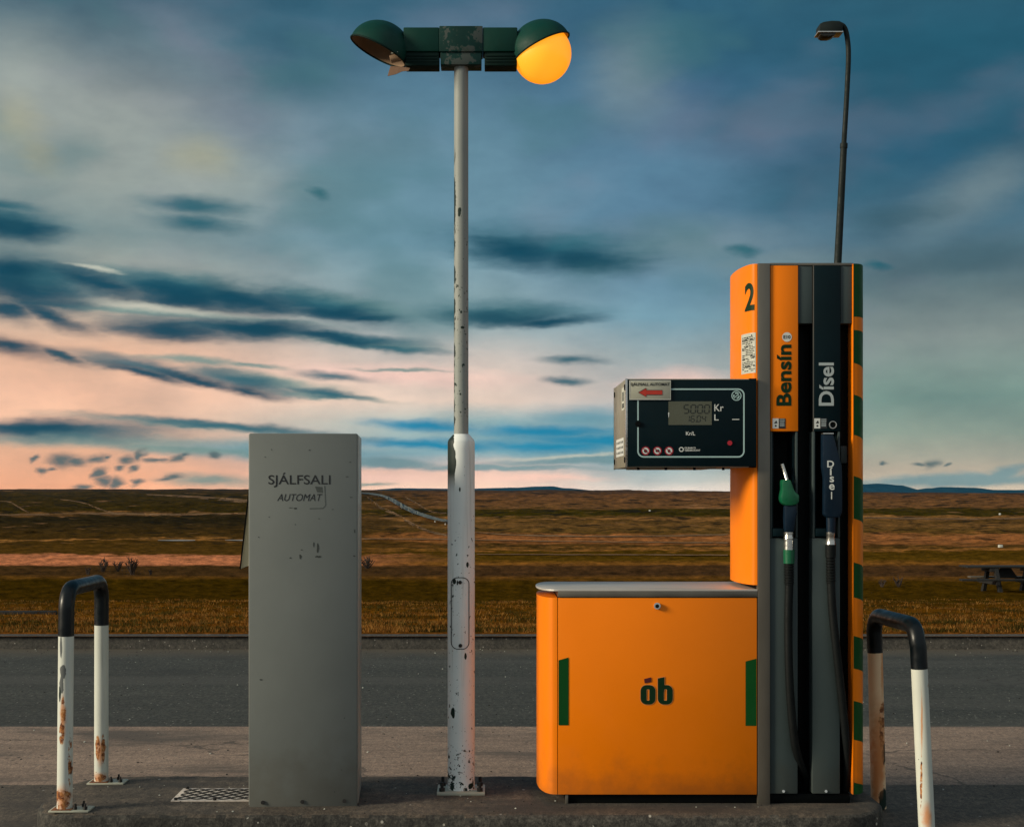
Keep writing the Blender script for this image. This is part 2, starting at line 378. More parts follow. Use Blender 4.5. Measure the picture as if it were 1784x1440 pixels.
# ------------------------------------------------------------------ ground materials
def ground_mat(name, c_dark, c_light, speck, speck_thr, stain=None, stretch=(1, 1, 1), grain=220, cracks=False, rough=.85, bump=.5):
    m = bpy.data.materials.new(name)
    m.use_nodes = True
    T = NT(m.node_tree)
    b = T.n['Principled BSDF']
    tc = T.node('ShaderNodeTexCoord').outputs['Object']
    co = T.mapping(tc, scale=stretch)
    big = T.noise(co, 1.1, 6, .65)
    mid = T.noise(co, 7, 5, .65)
    fine = T.noise(tc, grain, 6, .75)
    v = T.math('ADD', T.math('MULTIPLY', big, .55), T.math('MULTIPLY', mid, .45))
    c = T.ramp(v, [(.34, c_dark), (.64, c_light)])
    c = T.mix(1.0, c, T.ramp(fine, [(.3, (.35, .35, .35, 1)), (.7, (1.75, 1.75, 1.7, 1))]), 'MULTIPLY')
    m2 = T.noise(T.mapping(tc, scale=(1, .55, 1)), 34, 3, .9)
    c = T.mix(1.0 if name in ('asphalt', 'kerb_face') else (.45 if name == 'concrete' else .7), c, T.mix(1.0, c, T.ramp(m2, [(.34, (.30, .30, .31, 1)), (.50, (.95, .95, .95, 1)), (.68, (2.0, 1.97, 1.9, 1))]), 'MULTIPLY'))
    tf = T.mapping(tc, scale=(1, .6, 1))
    vd = T.vor(tf, 46)
    vc = T.vor(tf, 46, 'Color')
    vs = T.sep(vc)
    f = T.math('MULTIPLY', T.mr(vd, .34, .22), T.math('GREATER_THAN', vs[0], speck_thr))
    c = T.mix(f, c, speck)
    f = T.math('MULTIPLY', T.mr(vd, .30, .2), T.math('LESS_THAN', vs[1], .10))
    c = T.mix(T.math('MULTIPLY', f, .7), c, (.012, .011, .01, 1))
    if stain:
        s = T.noise(T.mapping(tc, scale=(.35, 1.3, 1)), 1.7, 5, .6)
        c = T.mix(T.math('MULTIPLY', T.mr(s, .50, .66), .8), c, stain)
        # scattered black spatter
        sv = T.vor(tc, 16); svc = T.sep(T.vor(tc, 16, 'Color'))
        cl = T.mr(T.noise(tc, 1.6, 3), .48, .6)
        c = T.mix(T.math('MULTIPLY', T.math('MULTIPLY', T.mr(sv, .20, .12), T.math('GREATER_THAN', svc[0], .6)), cl), c, (.014, .013, .012, 1))
    if name == 'asphalt':
        a = T.noise(T.mapping(tc, scale=(.06, .9, 1)), 1.6, 5, .6)
        c = T.mix(T.math('MULTIPLY', T.mr(a, .5, .62), .5), c, (.062, .060, .053, 1))
        a = T.noise(T.mapping(tc, scale=(.5, 1.2, 1)), .9, 6, .7)
        c = T.mix(T.math('MULTIPLY', T.mr(a, .56, .64), .55), c, (.016, .017, .016, 1))
        yy = T.sep(tc)[1]
        c = T.mix(T.math('MULTIPLY', T.mr(T.math('ADD', yy, T.math('MULTIPLY', T.noise(tc, 2, 4), .8)), 12.6, 13.2), .75), c, (.085, .070, .052, 1))
    if cracks or name == 'asphalt':
        n = T.node('ShaderNodeTexVoronoi', feature='DISTANCE_TO_EDGE')
        T.set(n.inputs['Vector'], T.vmath('ADD', tc, T.vmath('SCALE', T.noise(tc, 3, 4, .6, color=True), .25)))
        n.inputs['Scale'].default_value = .45
        c = T.mix(T.math('MULTIPLY', T.mr(n.outputs[0], .004, .0015), .6), c, (.02, .018, .016, 1))
    T.set(b.inputs['Base Color'], c)
    b.inputs['Roughness'].default_value = rough
    bn = T.node('ShaderNodeBump'); bn.inputs['Strength'].default_value = bump; bn.inputs['Distance'].default_value = .008
    T.set(bn.inputs['Height'], T.math('ADD', fine, T.math('MULTIPLY', mid, .5)))
    T.l.new(bn.outputs[0], b.inputs['Normal'])
    MATS[name] = m
    return m

ground_mat('asphalt', (.022, .024, .021, 1), (.044, .045, .039, 1), (.22, .21, .19, 1), .93, stretch=(.25, 1.2, 1), grain=95)
ground_mat('concrete', (.15, .104, .080, 1), (.30, .210, .160, 1), (.26, .22, .18, 1), .97, stain=(.060, .050, .042, 1), stretch=(.35, 1.6, 1), grain=100, cracks=True, bump=.25)
ground_mat('forecourt_surface', (.050, .040, .031, 1), (.105, .080, .061, 1), (.25, .23, .2, 1), .97, stain=(.035, .031, .027, 1), grain=110)
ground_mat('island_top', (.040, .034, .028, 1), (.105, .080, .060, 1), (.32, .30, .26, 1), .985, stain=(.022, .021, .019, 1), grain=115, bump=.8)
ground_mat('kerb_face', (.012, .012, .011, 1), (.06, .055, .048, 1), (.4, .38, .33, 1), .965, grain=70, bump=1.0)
ground_mat('kerb_stone', (.035, .034, .031, 1), (.080, .072, .062, 1), (.3, .28, .25, 1), .92, grain=200, bump=.7)

# ------------------------------------------------------------------ mesh builder
ORG = {}
class MB:
    def __init__(s):
        s.bm = bmesh.new()
    def _merge(s, b, midx=0, smooth=False):
        for f in b.faces:
            f.material_index = midx; f.smooth = smooth
        me = bpy.data.meshes.new('tmp'); b.to_mesh(me); b.free()
        s.bm.from_mesh(me); bpy.data.meshes.remove(me)
    def box(s, x0, x1, y0, y1, z0, z1, bev=0.0, seg=2, midx=0, rot=None, piv=None):
        b = bmesh.new()
        bmesh.ops.create_cube(b, size=1.0)
        for v in b.verts:
            v.co = Vector(((x0 + x1) / 2 + v.co.x * (x1 - x0), (y0 + y1) / 2 + v.co.y * (y1 - y0), (z0 + z1) / 2 + v.co.z * (z1 - z0)))
        if bev > 0:
            bmesh.ops.bevel(b, geom=b.edges[:], offset=bev, segments=seg, affect='EDGES', profile=.5)
        if rot is not None:
            pv = Vector(piv) if piv is not None else Vector(((x0 + x1) / 2, (y0 + y1) / 2, (z0 + z1) / 2))
            bmesh.ops.rotate(b, verts=b.verts, cent=pv, matrix=rot)
        s._merge(b, midx, bev > 0)
        return s
    def prism(s, pts, axis, a0, a1, bev=0.0, midx=0):
        """pts: outline in the two other axes; axis 'y' -> (x,z), 'z' -> (x,y), 'x' -> (y,z)"""
        b = bmesh.new()
        def mk(p, a):
            if axis == 'y': return (p[0], a, p[1])
            if axis == 'z': return (p[0], p[1], a)
            return (a, p[0], p[1])
        lo = [b.verts.new(mk(p, a0)) for p in pts]
        hi = [b.verts.new(mk(p, a1)) for p in pts]
        n = len(pts)
        b.faces.new(lo); b.faces.new(list(reversed(hi)))
        for i in range(n):
            b.faces.new((lo[i], hi[i], hi[(i + 1) % n], lo[(i + 1) % n]))
        bmesh.ops.recalc_face_normals(b, faces=b.faces)
        if bev > 0:
            bmesh.ops.bevel(b, geom=b.edges[:], offset=bev, segments=2, affect='EDGES', profile=.5, clamp_overlap=True)
        s._merge(b, midx, bev > 0)
        return s
    def tube(s, path, rad, seg=20, cap=True, midx=0):
        b = bmesh.new()
        path = [Vector(q) for q in path]
        if not hasattr(rad, '__len__'): rad = [rad] * len(path)
        up = Vector((0, 1, 0))
        rings = []
        prev = None
        for i, q in enumerate(path):
            a = path[max(0, i - 1)]; c = path[min(len(path) - 1, i + 1)]
            t = (c - a)
            if t.length < 1e-9: t = prev or Vector((0, 0, 1))
            t.normalize(); prev = t
            if abs(t.dot(up)) > .95: up = Vector((1, 0, 0))
            u = (up - t * up.dot(t)).normalized(); up = u
            w = t.cross(u)
            rings.append([b.verts.new(q + (u * math.cos(k * 2 * PI / seg) + w * math.sin(k * 2 * PI / seg)) * rad[i]) for k in range(seg)])
        for i in range(len(rings) - 1):
            for k in range(seg):
                b.faces.new((rings[i][k], rings[i][(k + 1) % seg], rings[i + 1][(k + 1) % seg], rings[i + 1][k]))
        if cap:
            b.faces.new(list(reversed(rings[0]))); b.faces.new(rings[-1])
        bmesh.ops.recalc_face_normals(b, faces=b.faces)
        s._merge(b, midx, True)
        return s
    def faces(s, vs, fs, midx=0, smooth=False):
        b = bmesh.new()
        bv = [b.verts.new(v) for v in vs]
        for f in fs:
            try: b.faces.new([bv[i] for i in f])
            except ValueError: pass
        s._merge(b, midx, smooth)
        return s
    def build(s, name, m, parent=None, org=None, ang=35):
        me = bpy.data.meshes.new(name)
        o0 = Vector(org) if org is not None else (ORG[parent.name] if parent is not None else Vector((0, 0, 0)))
        bmesh.ops.translate(s.bm, verts=s.bm.verts, vec=-o0)
        s.bm.to_mesh(me); s.bm.free()
        ms = m if isinstance(m, (list, tuple)) else [m]
        for q in ms: me.materials.append(MATS[q])
        me.set_sharp_from_angle(angle=R(ang))
        o = bpy.data.objects.new(name, me)
        COL.objects.link(o)
        if parent is not None:
            o.parent = parent
            ORG[o.name] = ORG[parent.name]
        else:
            o.location = o0
            ORG[o.name] = o0
        return o

def tag(o, label=None, cat=None, group=None, kind=None):
    if label: o['label'] = label
    if cat: o['category'] = cat
    if group: o['group'] = group
    if kind: o['kind'] = kind
    return o
def thing(name, label, cat, loc, group=None, rz=0):
    o = bpy.data.objects.new(name, None)
    o.empty_display_size = .1
    COL.objects.link(o)
    o.location = loc
    o.rotation_euler = (0, 0, rz)
    ORG[o.name] = Vector(loc)
    return tag(o, label, cat, group)

# flat writing -------------------------------------------------------
def glyphs(txt, bold=0.0, shear=0.0, space=1.0):
    cu = bpy.data.curves.new('txt', 'FONT')
    cu.body = txt; cu.size = 1; cu.offset = bold; cu.shear = shear; cu.space_character = space; cu.resolution_u = 4
    o = bpy.data.objects.new('txt', cu)
    COL.objects.link(o)
    bpy.context.view_layer.update()
    me = bpy.data.meshes.new_from_object(o.evaluated_get(bpy.context.evaluated_depsgraph_get()))
    vs = [v.co.copy() for v in me.vertices]; fs = [tuple(p.vertices) for p in me.polygons]
    bpy.data.objects.remove(o); bpy.data.curves.remove(cu); bpy.data.meshes.remove(me)
    x0 = min(v.x for v in vs); x1 = max(v.x for v in vs); y0 = min(v.y for v in vs); y1 = max(v.y for v in vs)
    return [((v.x - x0) / (x1 - x0), (v.y - y0) / (y1 - y0)) for v in vs], fs
def put_text(mb, txt, box, d, bold=0.0, rot=False, shear=0.0, space=1.0, fn=None, midx=0):
    g, fs = glyphs(txt, bold, shear, space)
    if fn:
        bb = bmesh.new(); bv = [bb.verts.new((u, v, 0)) for u, v in g]
        for f in fs: bb.faces.new([bv[i] for i in f])
        for k in range(1, 16):
            bmesh.ops.bisect_plane(bb, geom=bb.verts[:] + bb.edges[:] + bb.faces[:], plane_co=(k / 16, 0, 0), plane_no=(1, 0, 0))
        bb.verts.index_update()
        g = [(v.co.x, v.co.y) for v in bb.verts]; fs = [tuple(v.index for v in f.verts) for f in bb.faces]; bb.free()
    x0, y0, x1, y1 = box
    vs = []
    for u, v in g:
        if rot: q = (x1 - v * (x1 - x0), y1 - u * (y1 - y0))
        else: q = (x0 + u * (x1 - x0), y1 - v * (y1 - y0))
        # writing faces the viewer
        vs.append(fn(*q) if fn else P(q[0], q[1], d))
    mb.faces(vs, fs, midx)
    return mb
def quad(mb, x0, y0, x1, y1, d, midx=0):
    mb.faces([P(x0, y1, d), P(x1, y1, d), P(x1, y0, d), P(x0, y0, d)], [(0, 1, 2, 3)], midx); return mb
def poly(mb, pts, d, midx=0):
    mb.faces([P(a, b, d) for a, b in pts], [tuple(range(len(pts)))], midx); return mb
def disc(mb, cx, cy, r, d, n=24, midx=0):
    return poly(mb, [(cx + r * math.cos(2 * PI * k / n), cy + r * math.sin(2 * PI * k / n)) for k in range(n)], d, midx)
def annulus(mb, cx, cy, r0, r1, d, n=28, midx=0):
    vs = []; fs = []
    for k in range(n):
        a = 2 * PI * k / n
        vs += [P(cx + r0 * math.cos(a), cy + r0 * math.sin(a), d), P(cx + r1 * math.cos(a), cy + r1 * math.sin(a), d)]
        fs.append((2 * k, 2 * k + 1, (2 * k + 3) % (2 * n), (2 * k + 2) % (2 * n)))
    mb.faces(vs, fs, midx); return mb

# ================================================================== SETTING
PROF = [(12.9, 1.36), (13.3, 1.38), (25, 2.08), (40, 2.97), (55, 3.46), (65, 3.6), (85, 4.0), (130, 4.77), (200, 5.67), (400, 8.0), (900, 10.5), (2200, 9.2), (4500, 6.6), (6500, 8.0), (9000, 60.0)]
def prof(d):
    if d <= PROF[0][0]: return PROF[0][1]
    for (a, ha), (b, hb) in zip(PROF, PROF[1:]):
        if d <= b:
            t = (math.log(d) - math.log(a)) / (math.log(b) - math.log(a))
            return ha + (hb - ha) * t
    return PROF[-1][1]
def sstep(a, b, x):
    t = min(1, max(0, (x - a) / (b - a))); return t * t * (3 - 2 * t)
def terrain_z(x, y):
    d = max(y, 12.9)
    t = x / d
    h = prof(d)
    ld = math.log(d)
    z = EYE - h
    # the far ridge rises a little to the left
    z += (2.5 * sstep(.05, -.3, t) - 3.5 * sstep(.1, .32, t)) / F * d * sstep(500, 4000, d)
    # left side: broad bank
    n = noise.fractal(Vector((t * 9, ld * 7, 3.1)), 1.0, 2.0, 4)
    n2 = noise.fractal(Vector((t * 55, ld * 19, 8.7)), 1.0, 2.0, 4)
    amp = .0019 * d * sstep(60, 160, d) * (1 - .6 * sstep(1500, 4500, d))
    z += (n * 1.0 + n2 * .75) * amp
    z += noise.fractal(Vector((x * .5, y * .5, 0)), 1.0, 2.0, 3) * .05 * sstep(13.5, 16, d) * (1 - sstep(60, 120, d))
    return z

def terrain_mat():
    m = bpy.data.materials.new('moorland')
    m.use_nodes = True
    T = NT(m.node_tree)
    b = T.n['Principled BSDF']
    tc = T.node('ShaderNodeTexCoord').outputs['Object']
    x, y, z = T.sep(tc)
    ld = T.math('LOGARITHM', T.math('MAXIMUM', y, 5.0), math.e)
    # bearing and log distance: the moor's patches grow with scale like real landforms
    br = T.math('DIVIDE', x, T.math('ADD', y, .01))
    q = T.comb(T.math('MULTIPLY', br, 6.0), T.math('MULTIPLY', ld, 5.0))
    w1 = T.math('SUBTRACT', T.noise(q, 1.0, 4, .6), .5)
    q2 = T.comb(T.math('MULTIPLY', br, 46.0), T.math('MULTIPLY', ld, 11.0))
    w2 = T.math('SUBTRACT', T.noise(q2, 1.0, 5, .65), .5)
    L = T.math('ADD', ld, T.math('ADD', T.math('MULTIPLY', w1, .34), T.math('MULTIPLY', w2, .42)))
    # near field keeps straight borders
    nearf = T.mr(ld, math.log(60), math.log(110))
    L = T.math('ADD', T.math('MULTIPLY', L, nearf), T.math('MULTIPLY', T.math('ADD', ld, T.math('MULTIPLY', w2, .05)), T.math('SUBTRACT', 1.0, nearf)))
    l0, l1 = math.log(13), math.log(5000)
    f = T.mr(L, l0, l1, 0, 1, smooth=False)
    def st(lst): return [((math.log(d) - l0) / (l1 - l0), c) for d, c in lst]
    # (distance, colour)
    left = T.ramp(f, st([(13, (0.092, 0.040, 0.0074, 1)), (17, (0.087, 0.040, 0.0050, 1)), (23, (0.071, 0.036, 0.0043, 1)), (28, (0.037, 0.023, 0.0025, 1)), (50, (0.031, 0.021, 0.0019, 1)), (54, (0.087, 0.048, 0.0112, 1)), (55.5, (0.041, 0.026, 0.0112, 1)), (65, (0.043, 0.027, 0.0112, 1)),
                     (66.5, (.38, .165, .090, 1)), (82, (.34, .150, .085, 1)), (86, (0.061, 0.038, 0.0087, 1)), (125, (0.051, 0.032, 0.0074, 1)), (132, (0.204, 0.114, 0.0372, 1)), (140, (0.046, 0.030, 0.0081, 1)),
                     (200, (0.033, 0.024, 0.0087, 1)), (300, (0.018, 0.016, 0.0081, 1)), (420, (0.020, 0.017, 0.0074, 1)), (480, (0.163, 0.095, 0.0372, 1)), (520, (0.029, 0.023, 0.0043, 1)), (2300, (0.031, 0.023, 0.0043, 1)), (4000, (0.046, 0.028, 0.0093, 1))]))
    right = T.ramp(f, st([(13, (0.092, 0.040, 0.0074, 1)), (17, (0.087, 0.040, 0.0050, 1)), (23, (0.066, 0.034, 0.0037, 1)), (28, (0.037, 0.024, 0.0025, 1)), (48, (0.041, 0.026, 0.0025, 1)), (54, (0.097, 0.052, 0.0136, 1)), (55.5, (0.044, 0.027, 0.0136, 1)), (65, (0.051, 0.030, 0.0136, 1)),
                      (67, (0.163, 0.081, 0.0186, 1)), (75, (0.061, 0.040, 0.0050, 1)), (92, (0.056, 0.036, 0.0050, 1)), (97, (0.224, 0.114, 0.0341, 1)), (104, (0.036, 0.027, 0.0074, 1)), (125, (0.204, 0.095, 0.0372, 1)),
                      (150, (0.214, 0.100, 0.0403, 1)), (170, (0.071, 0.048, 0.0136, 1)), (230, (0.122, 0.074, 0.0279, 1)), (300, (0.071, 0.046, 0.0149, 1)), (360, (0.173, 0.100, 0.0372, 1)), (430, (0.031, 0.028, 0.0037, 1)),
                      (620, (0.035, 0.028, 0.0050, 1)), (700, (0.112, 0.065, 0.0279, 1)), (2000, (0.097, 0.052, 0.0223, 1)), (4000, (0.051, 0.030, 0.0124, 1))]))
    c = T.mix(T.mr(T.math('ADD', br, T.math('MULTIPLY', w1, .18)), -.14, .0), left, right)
    # tonal streaks, hummock shade painted as dark patches, pale bare patches
    s = T.noise(T.comb(T.math('MULTIPLY', br, 95), T.math('MULTIPLY', ld, 17)), 1.0, 9, .78)
    c = T.mix(1.0, c, T.ramp(s, [(.32, (.25, .27, .30, 1)), (.5, (1, 1, 1, 1)), (.70, (2.1, 1.9, 1.7, 1))]), 'MULTIPLY')
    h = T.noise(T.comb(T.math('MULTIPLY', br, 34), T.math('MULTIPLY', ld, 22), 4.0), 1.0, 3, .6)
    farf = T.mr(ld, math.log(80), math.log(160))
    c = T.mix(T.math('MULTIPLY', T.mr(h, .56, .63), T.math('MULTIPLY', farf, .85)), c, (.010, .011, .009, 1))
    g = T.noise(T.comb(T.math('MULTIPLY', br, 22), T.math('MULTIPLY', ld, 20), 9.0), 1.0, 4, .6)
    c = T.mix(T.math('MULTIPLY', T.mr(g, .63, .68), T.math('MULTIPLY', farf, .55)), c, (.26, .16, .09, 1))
    # grass tussock texture close by
    fine = T.noise(T.mapping(tc, scale=(1, .6, 1)), 9, 6, .75)
    nf = T.mr(ld, math.log(70), math.log(25))
    c = T.mix(nf, c, T.mix(1.0, c, T.ramp(fine, [(.32, (.45, .5, .5, 1)), (.52, (1, 1, 1, 1)), (.70, (1.9, 1.75, 1.6, 1))]), 'MULTIPLY'))
    c = T.mix(1.0, c, (1.42, 1.16, .95, 1), 'MULTIPLY')
    T.set(b.inputs['Base Color'], c)
    b.inputs['Roughness'].default_value = .95
    b.inputs['Specular IOR Level'].default_value = .0
    MATS['moorland'] = m
terrain_mat()

def build_terrain():
    rows, cols = 520, 420
    vs = []; fs = []
    l0, l1 = math.log(12.95), math.log(9000)
    for i in range(rows):
        d = math.exp(l0 + (l1 - l0) * i / (rows - 1))
        for j in range(cols):
            u = -1 + 2 * j / (cols - 1)
            t = .5 * u + .5 * u ** 5
            x = t * (d + 30 * (1 if d < 9000 else 1))
            vs.append(Vector((x, d, terrain_z(x, d) if d > 13.2 else EYE - prof(d) - .02)))
    for i in range(rows - 1):
        for j in range(cols - 1):
            a = i * cols + j
            fs.append((a, a + 1, a + cols + 1, a + cols))
    me = bpy.data.meshes.new('ground')
    me.from_pydata(vs, [], fs)
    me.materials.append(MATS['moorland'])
    me.shade_smooth()
    o = bpy.data.objects.new('ground', me)
    COL.objects.link(o)
    tag(o, 'rolling brown and olive moorland running out to the horizon', kind='structure')
    return BVHTree.FromPolygons(vs, fs)
BVH = build_terrain()
def tz(x, y):
    h = BVH.ray_cast(Vector((x, y, 500)), Vector((0, 0, -1)))
    return h[0].z if h[0] is not None else terrain_z(x, y)
def hit(px, py):
    """where the sight line of a photograph pixel meets the moor"""
    d = Vector(((px - VX) / F, 1, (HY - py) / F)).normalized()
    h = BVH.ray_cast(Vector((0, 0, EYE)), d)
    return h[0]

# flat sheets: forecourt, concrete strip, road
def sheet(name, x0, x1, y0, y1, z, m, label):
    b = MB()
    nx, ny = 12, 6
    vs = [Vector((x0 + (x1 - x0) * i / nx, y0 + (y1 - y0) * j / ny, z)) for j in range(ny + 1) for i in range(nx + 1)]
    fs = [(j * (nx + 1) + i, j * (nx + 1) + i + 1, (j + 1) * (nx + 1) + i + 1, (j + 1) * (nx + 1) + i) for j in range(ny) for i in range(nx)]
    b.faces(vs, fs)
    return tag(b.build(name, m), label, kind='structure')
sheet('forecourt', -45, 45, -40, 7.0, 0.0, 'forecourt_surface', 'dark stained forecourt paving round the pump island')
sheet('concrete_strip', -45, 45, 7.0, 8.72, 0.0, 'concrete', 'tan weathered concrete strip behind the pump island')
sheet('road', -45, 45, 8.72, 12.98, -0.004, 'asphalt', 'dark asphalt lane between the concrete strip and the grass')
b = MB(); b.box(-45, 45, 12.98, 13.25, -.10, .115, .02)
tag(b.build('kerb', 'kerb_stone'), 'low dark kerb between the asphalt lane and the grass', kind='structure')

# pump island with rounded ends
def rrect(x0, x1, y0, y1, r, n=8):
    pts = []
    for (cx, cy, a0) in ((x1 - r, y0 + r, -90), (x1 - r, y1 - r, 0), (x0 + r, y1 - r, 90), (x0 + r, y0 + r, 180)):
        for k in range(n + 1):
            a = R(a0 + 90 * k / n)
            pts.append((cx + r * math.cos(a), cy + r * math.sin(a)))
    return pts
def build_island():
    IX0, IX1, IY0, IY1 = -1.97, 1.73, 5.80, 6.62
    b = bmesh.new()
    loops = []
    rnd = random.Random(3)
    prof_ = [(0, -.02), (0, .095), (.006, .118), (.02, .128), (.05, .130)]
    base = rrect(IX0, IX1, IY0, IY1, .26, 10)
    # subdivide long sides
    dense = []
    for i in range(len(base)):
        a = Vector(base[i]); c = Vector(base[(i + 1) % len(base)])
        n = max(1, int((c - a).length / .04))
        for k in range(n): dense.append(a.lerp(c, k / n))
    cx, cy = (IX0 + IX1) / 2, (IY0 + IY1) / 2
    n = len(dense)
    for inset, z in prof_:
        lp = []
        for i, p_ in enumerate(dense):
            a = dense[i - 1]; c = dense[(i + 1) % n]
            t = (c - a).normalized(); nrm = Vector((-t.y, t.x))
            rough = noise.noise(Vector((p_.x * 9, p_.y * 9, z * 20))) * .006 + noise.noise(Vector((p_.x * 40, p_.y * 40, 1))) * .003
            zz = z - (abs(noise.noise(Vector((p_.x * 14, p_.y * 14, 5)))) * .012 if z in (.118, .128, .095) else 0)
            q = p_ + nrm * (inset + abs(rough) * (1 if z > 0.05 else .3))
            lp.append(b.verts.new((q.x, q.y, zz)))
        loops.append(lp)
    for a, c in zip(loops, loops[1:]):
        for i in range(n):
            b.faces.new((a[i], a[(i + 1) % n], c[(i + 1) % n], c[i]))
    f = b.faces.new(loops[-1])
    bmesh.ops.recalc_face_normals(b, faces=b.faces)
    for f in b.faces: f.smooth = True
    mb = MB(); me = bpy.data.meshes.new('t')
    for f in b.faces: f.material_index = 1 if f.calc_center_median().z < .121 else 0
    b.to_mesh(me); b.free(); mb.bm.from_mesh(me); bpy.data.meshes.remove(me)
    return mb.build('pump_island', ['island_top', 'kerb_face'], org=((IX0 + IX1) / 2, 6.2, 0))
tag(build_island(), 'low dark kerbed island of worn asphalt carrying the pump', kind='structure')

# distant hills
def hill(name, d, outline, m, label):
    """outline: (px, py) of the crest; a real ridge with depth behind and before"""
    b = MB()
    vs = []; fs = []
    n = 160
    px0, px1 = outline[0][0], outline[-1][0]
    for i in range(n + 1):
        px = px0 + (px1 - px0) * i / n
        for (a, ya), (c, yc) in zip(outline, outline[1:]):
            if px <= c + 1e-6:
                t = (px - a) / (c - a); t = t * t * (3 - 2 * t); py = ya + (yc - ya) * t; break
        py += noise.noise(Vector((px * .05, d * .01, 0))) * .5
        x = X(px, d); ztop = Z(py, d)
        zb = -150
        for k, (dy, fz) in enumerate(((-1700, 0), (-1000, .42), (-450, .80), (0, 1.0), (700, .8), (1800, 0))):
            jit = noise.noise(Vector((px * .07, k * 1.7, d))) * .05 if 0 < k < 3 else 0
            vs.append(Vector((x, d + dy, zb + (ztop - zb) * (fz + jit))))
    for i in range(n):
        for k in range(5):
            a = i * 6 + k
            fs.append((a, a + 1, a + 7, a + 6))
    b.faces(vs, fs, 0, True)
    return tag(b.build(name, m), label, kind='structure')
def hill_mat():
    m = bpy.data.materials.new('hazed_rock'); m.use_nodes = True
    T = NT(m.node_tree); b = T.n['Principled BSDF']
    tc = T.node('ShaderNodeTexCoord').outputs['Object']
    n = T.noise(tc, .004, 4)
    T.set(b.inputs['Base Color'], T.ramp(n, [(.3, (.010, .036, .056, 1)), (.7, (.016, .046, .066, 1))]))  # blue of the distance haze is painted into the rock colour
    b.inputs['Roughness'].default_value = 1
    b.inputs['Specular IOR Level'].default_value = 0
    MATS['hazed_rock'] = m
hill_mat()
hill('hills', 14000, [(420, 862), (560, 858), (640, 853), (700, 850), (800, 851), (900, 849), (935, 847), (960, 846.5), (985, 850), (1040, 854), (1120, 858), (1250, 862)], 'hazed_rock', 'thin blue hill line on the horizon behind the lamp post')
hill('hills', 13000, [(1330, 858), (1420, 848), (1500, 843), (1530, 842), (1570, 845), (1592, 853), (1620, 850), (1640, 848), (1690, 849), (1740, 853), (1800, 853), (1900, 857), (2000, 864)], 'hazed_rock', 'deep blue hills on the horizon right of the pump')
hill('hills', 5200, [(1045, 862), (1060, 853.5), (1095, 852.5), (1110, 854.5), (1160, 857), (1200, 862)], 'moorland', 'small dark knoll on the horizon between lamp post and pump')

# far road and tracks laid on the moor
def ribbon(name, pts, m, label, lift=.25, sub=8, wob=1.0):
    """pts: (px, py_top, py_bottom) samples of the far road, dropped onto the terrain"""
    b = MB(); vs = []; fs = []
    smp = []
    for a, c in zip(pts, pts[1:]):
        for k in range(sub):
            t = k / sub
            smp.append(tuple(a[i] + (c[i] - a[i]) * t for i in range(3)))
    smp.append(pts[-1])
    for (px, pt, pb) in smp:
        pt += noise.noise(Vector((px * .06, pt, 1))) * .35 * wob; pb += noise.noise(Vector((px * .05, pb, 9))) * .45 * wob
        A = hit(px, pt); B = hit(px, pb)
        if A is None or B is None: continue
        for k in range(4):
            q = B.lerp(A, k / 3)
            vs.append(Vector((q.x, q.y, tz(q.x, q.y) + .04 + lift * q.y * .0006 + (.7 if m == 'far_asphalt' else 0))))
    n = len(vs) // 4
    for i in range(n - 1):
        for k in range(3):
            a = i * 4 + k
            fs.append((a, a + 1, a + 5, a + 4))
    b.faces(vs, fs, 0, True)
    return tag(b.build(name, m), label, kind='structure')
mat('far_asphalt', (.085, .098, .092, 1), .8, var=.12, vscale=.02)
def track_mat():
    m = mat('track_gravel', (.21, .125, .068, 1), .95, var=.35, vscale=.05, spec=.0)
    T = NT(m.node_tree); b = T.n['Principled BSDF']
    tc = T.node('ShaderNodeTexCoord').outputs['Object']
    x, y, z = T.sep(tc)
    q = T.comb(T.math('MULTIPLY', T.math('DIVIDE', x, y), 60), T.math('MULTIPLY', T.math('LOGARITHM', y, math.e), 60))
    a = T.mr(T.noise(q, 1.0, 5, .7), .36, .52)
    T.set(b.inputs['Alpha'], a)
track_mat()
mat('pale_water', (.30, .27, .22, 1), .4, var=.1)
def smooth(pts, it=2):
    for _ in range(it):
        out = [pts[0]]
        for a, c in zip(pts, pts[1:]):
            out.append(tuple(.75 * u + .25 * v for u, v in zip(a, c)))
            out.append(tuple(.25 * u + .75 * v for u, v in zip(a, c)))
        out.append(pts[-1]); pts = out
    return pts
ribbon('far_road', smooth([(626, 858.2, 860), (655, 860, 863), (672, 864, 869), (690, 872, 881), (712, 886, 895), (735, 898, 905), (760, 907, 913), (778, 911.5, 917), (800, 917, 921), (826, 923, 927)]), 'far_asphalt', 'pale grey country road curving down the far moor', sub=3)
ribbon('track', smooth([(640, 865, 867), (650, 872, 876), (665, 884, 889), (690, 893, 898), (710, 906, 912), (745, 924, 928), (778, 931, 935)]), 'track_gravel', 'tan gravel track below the far road', sub=3)
ribbon('track', smooth([(706, 865, 867.5), (726, 875, 878), (742, 887, 889), (758, 892.5, 894), (778, 893, 894.4)]), 'track_gravel', 'tan gravel track above the far road', sub=3)
ribbon('track', smooth([(828, 926.5, 928), (880, 931, 932.6), (950, 932.5, 935), (1100, 934, 936.6), (1268, 930, 933)]), 'track_gravel', 'pale track crossing the moor between lamp post and pump', sub=3)
ribbon('track', smooth([(630, 938.2, 939.6), (778, 938.8, 940.2), (950, 942.5, 944.3), (1268, 945, 947.2)]), 'track_gravel', 'lower pale track crossing the moor between lamp post and pump', sub=3)
ribbon('track', smooth([(0, 872, 873), (18, 873, 875), (35, 884, 886.5), (50, 892, 894)]), 'track_gravel', 'short tan track on the far slope at the left edge', sub=3)
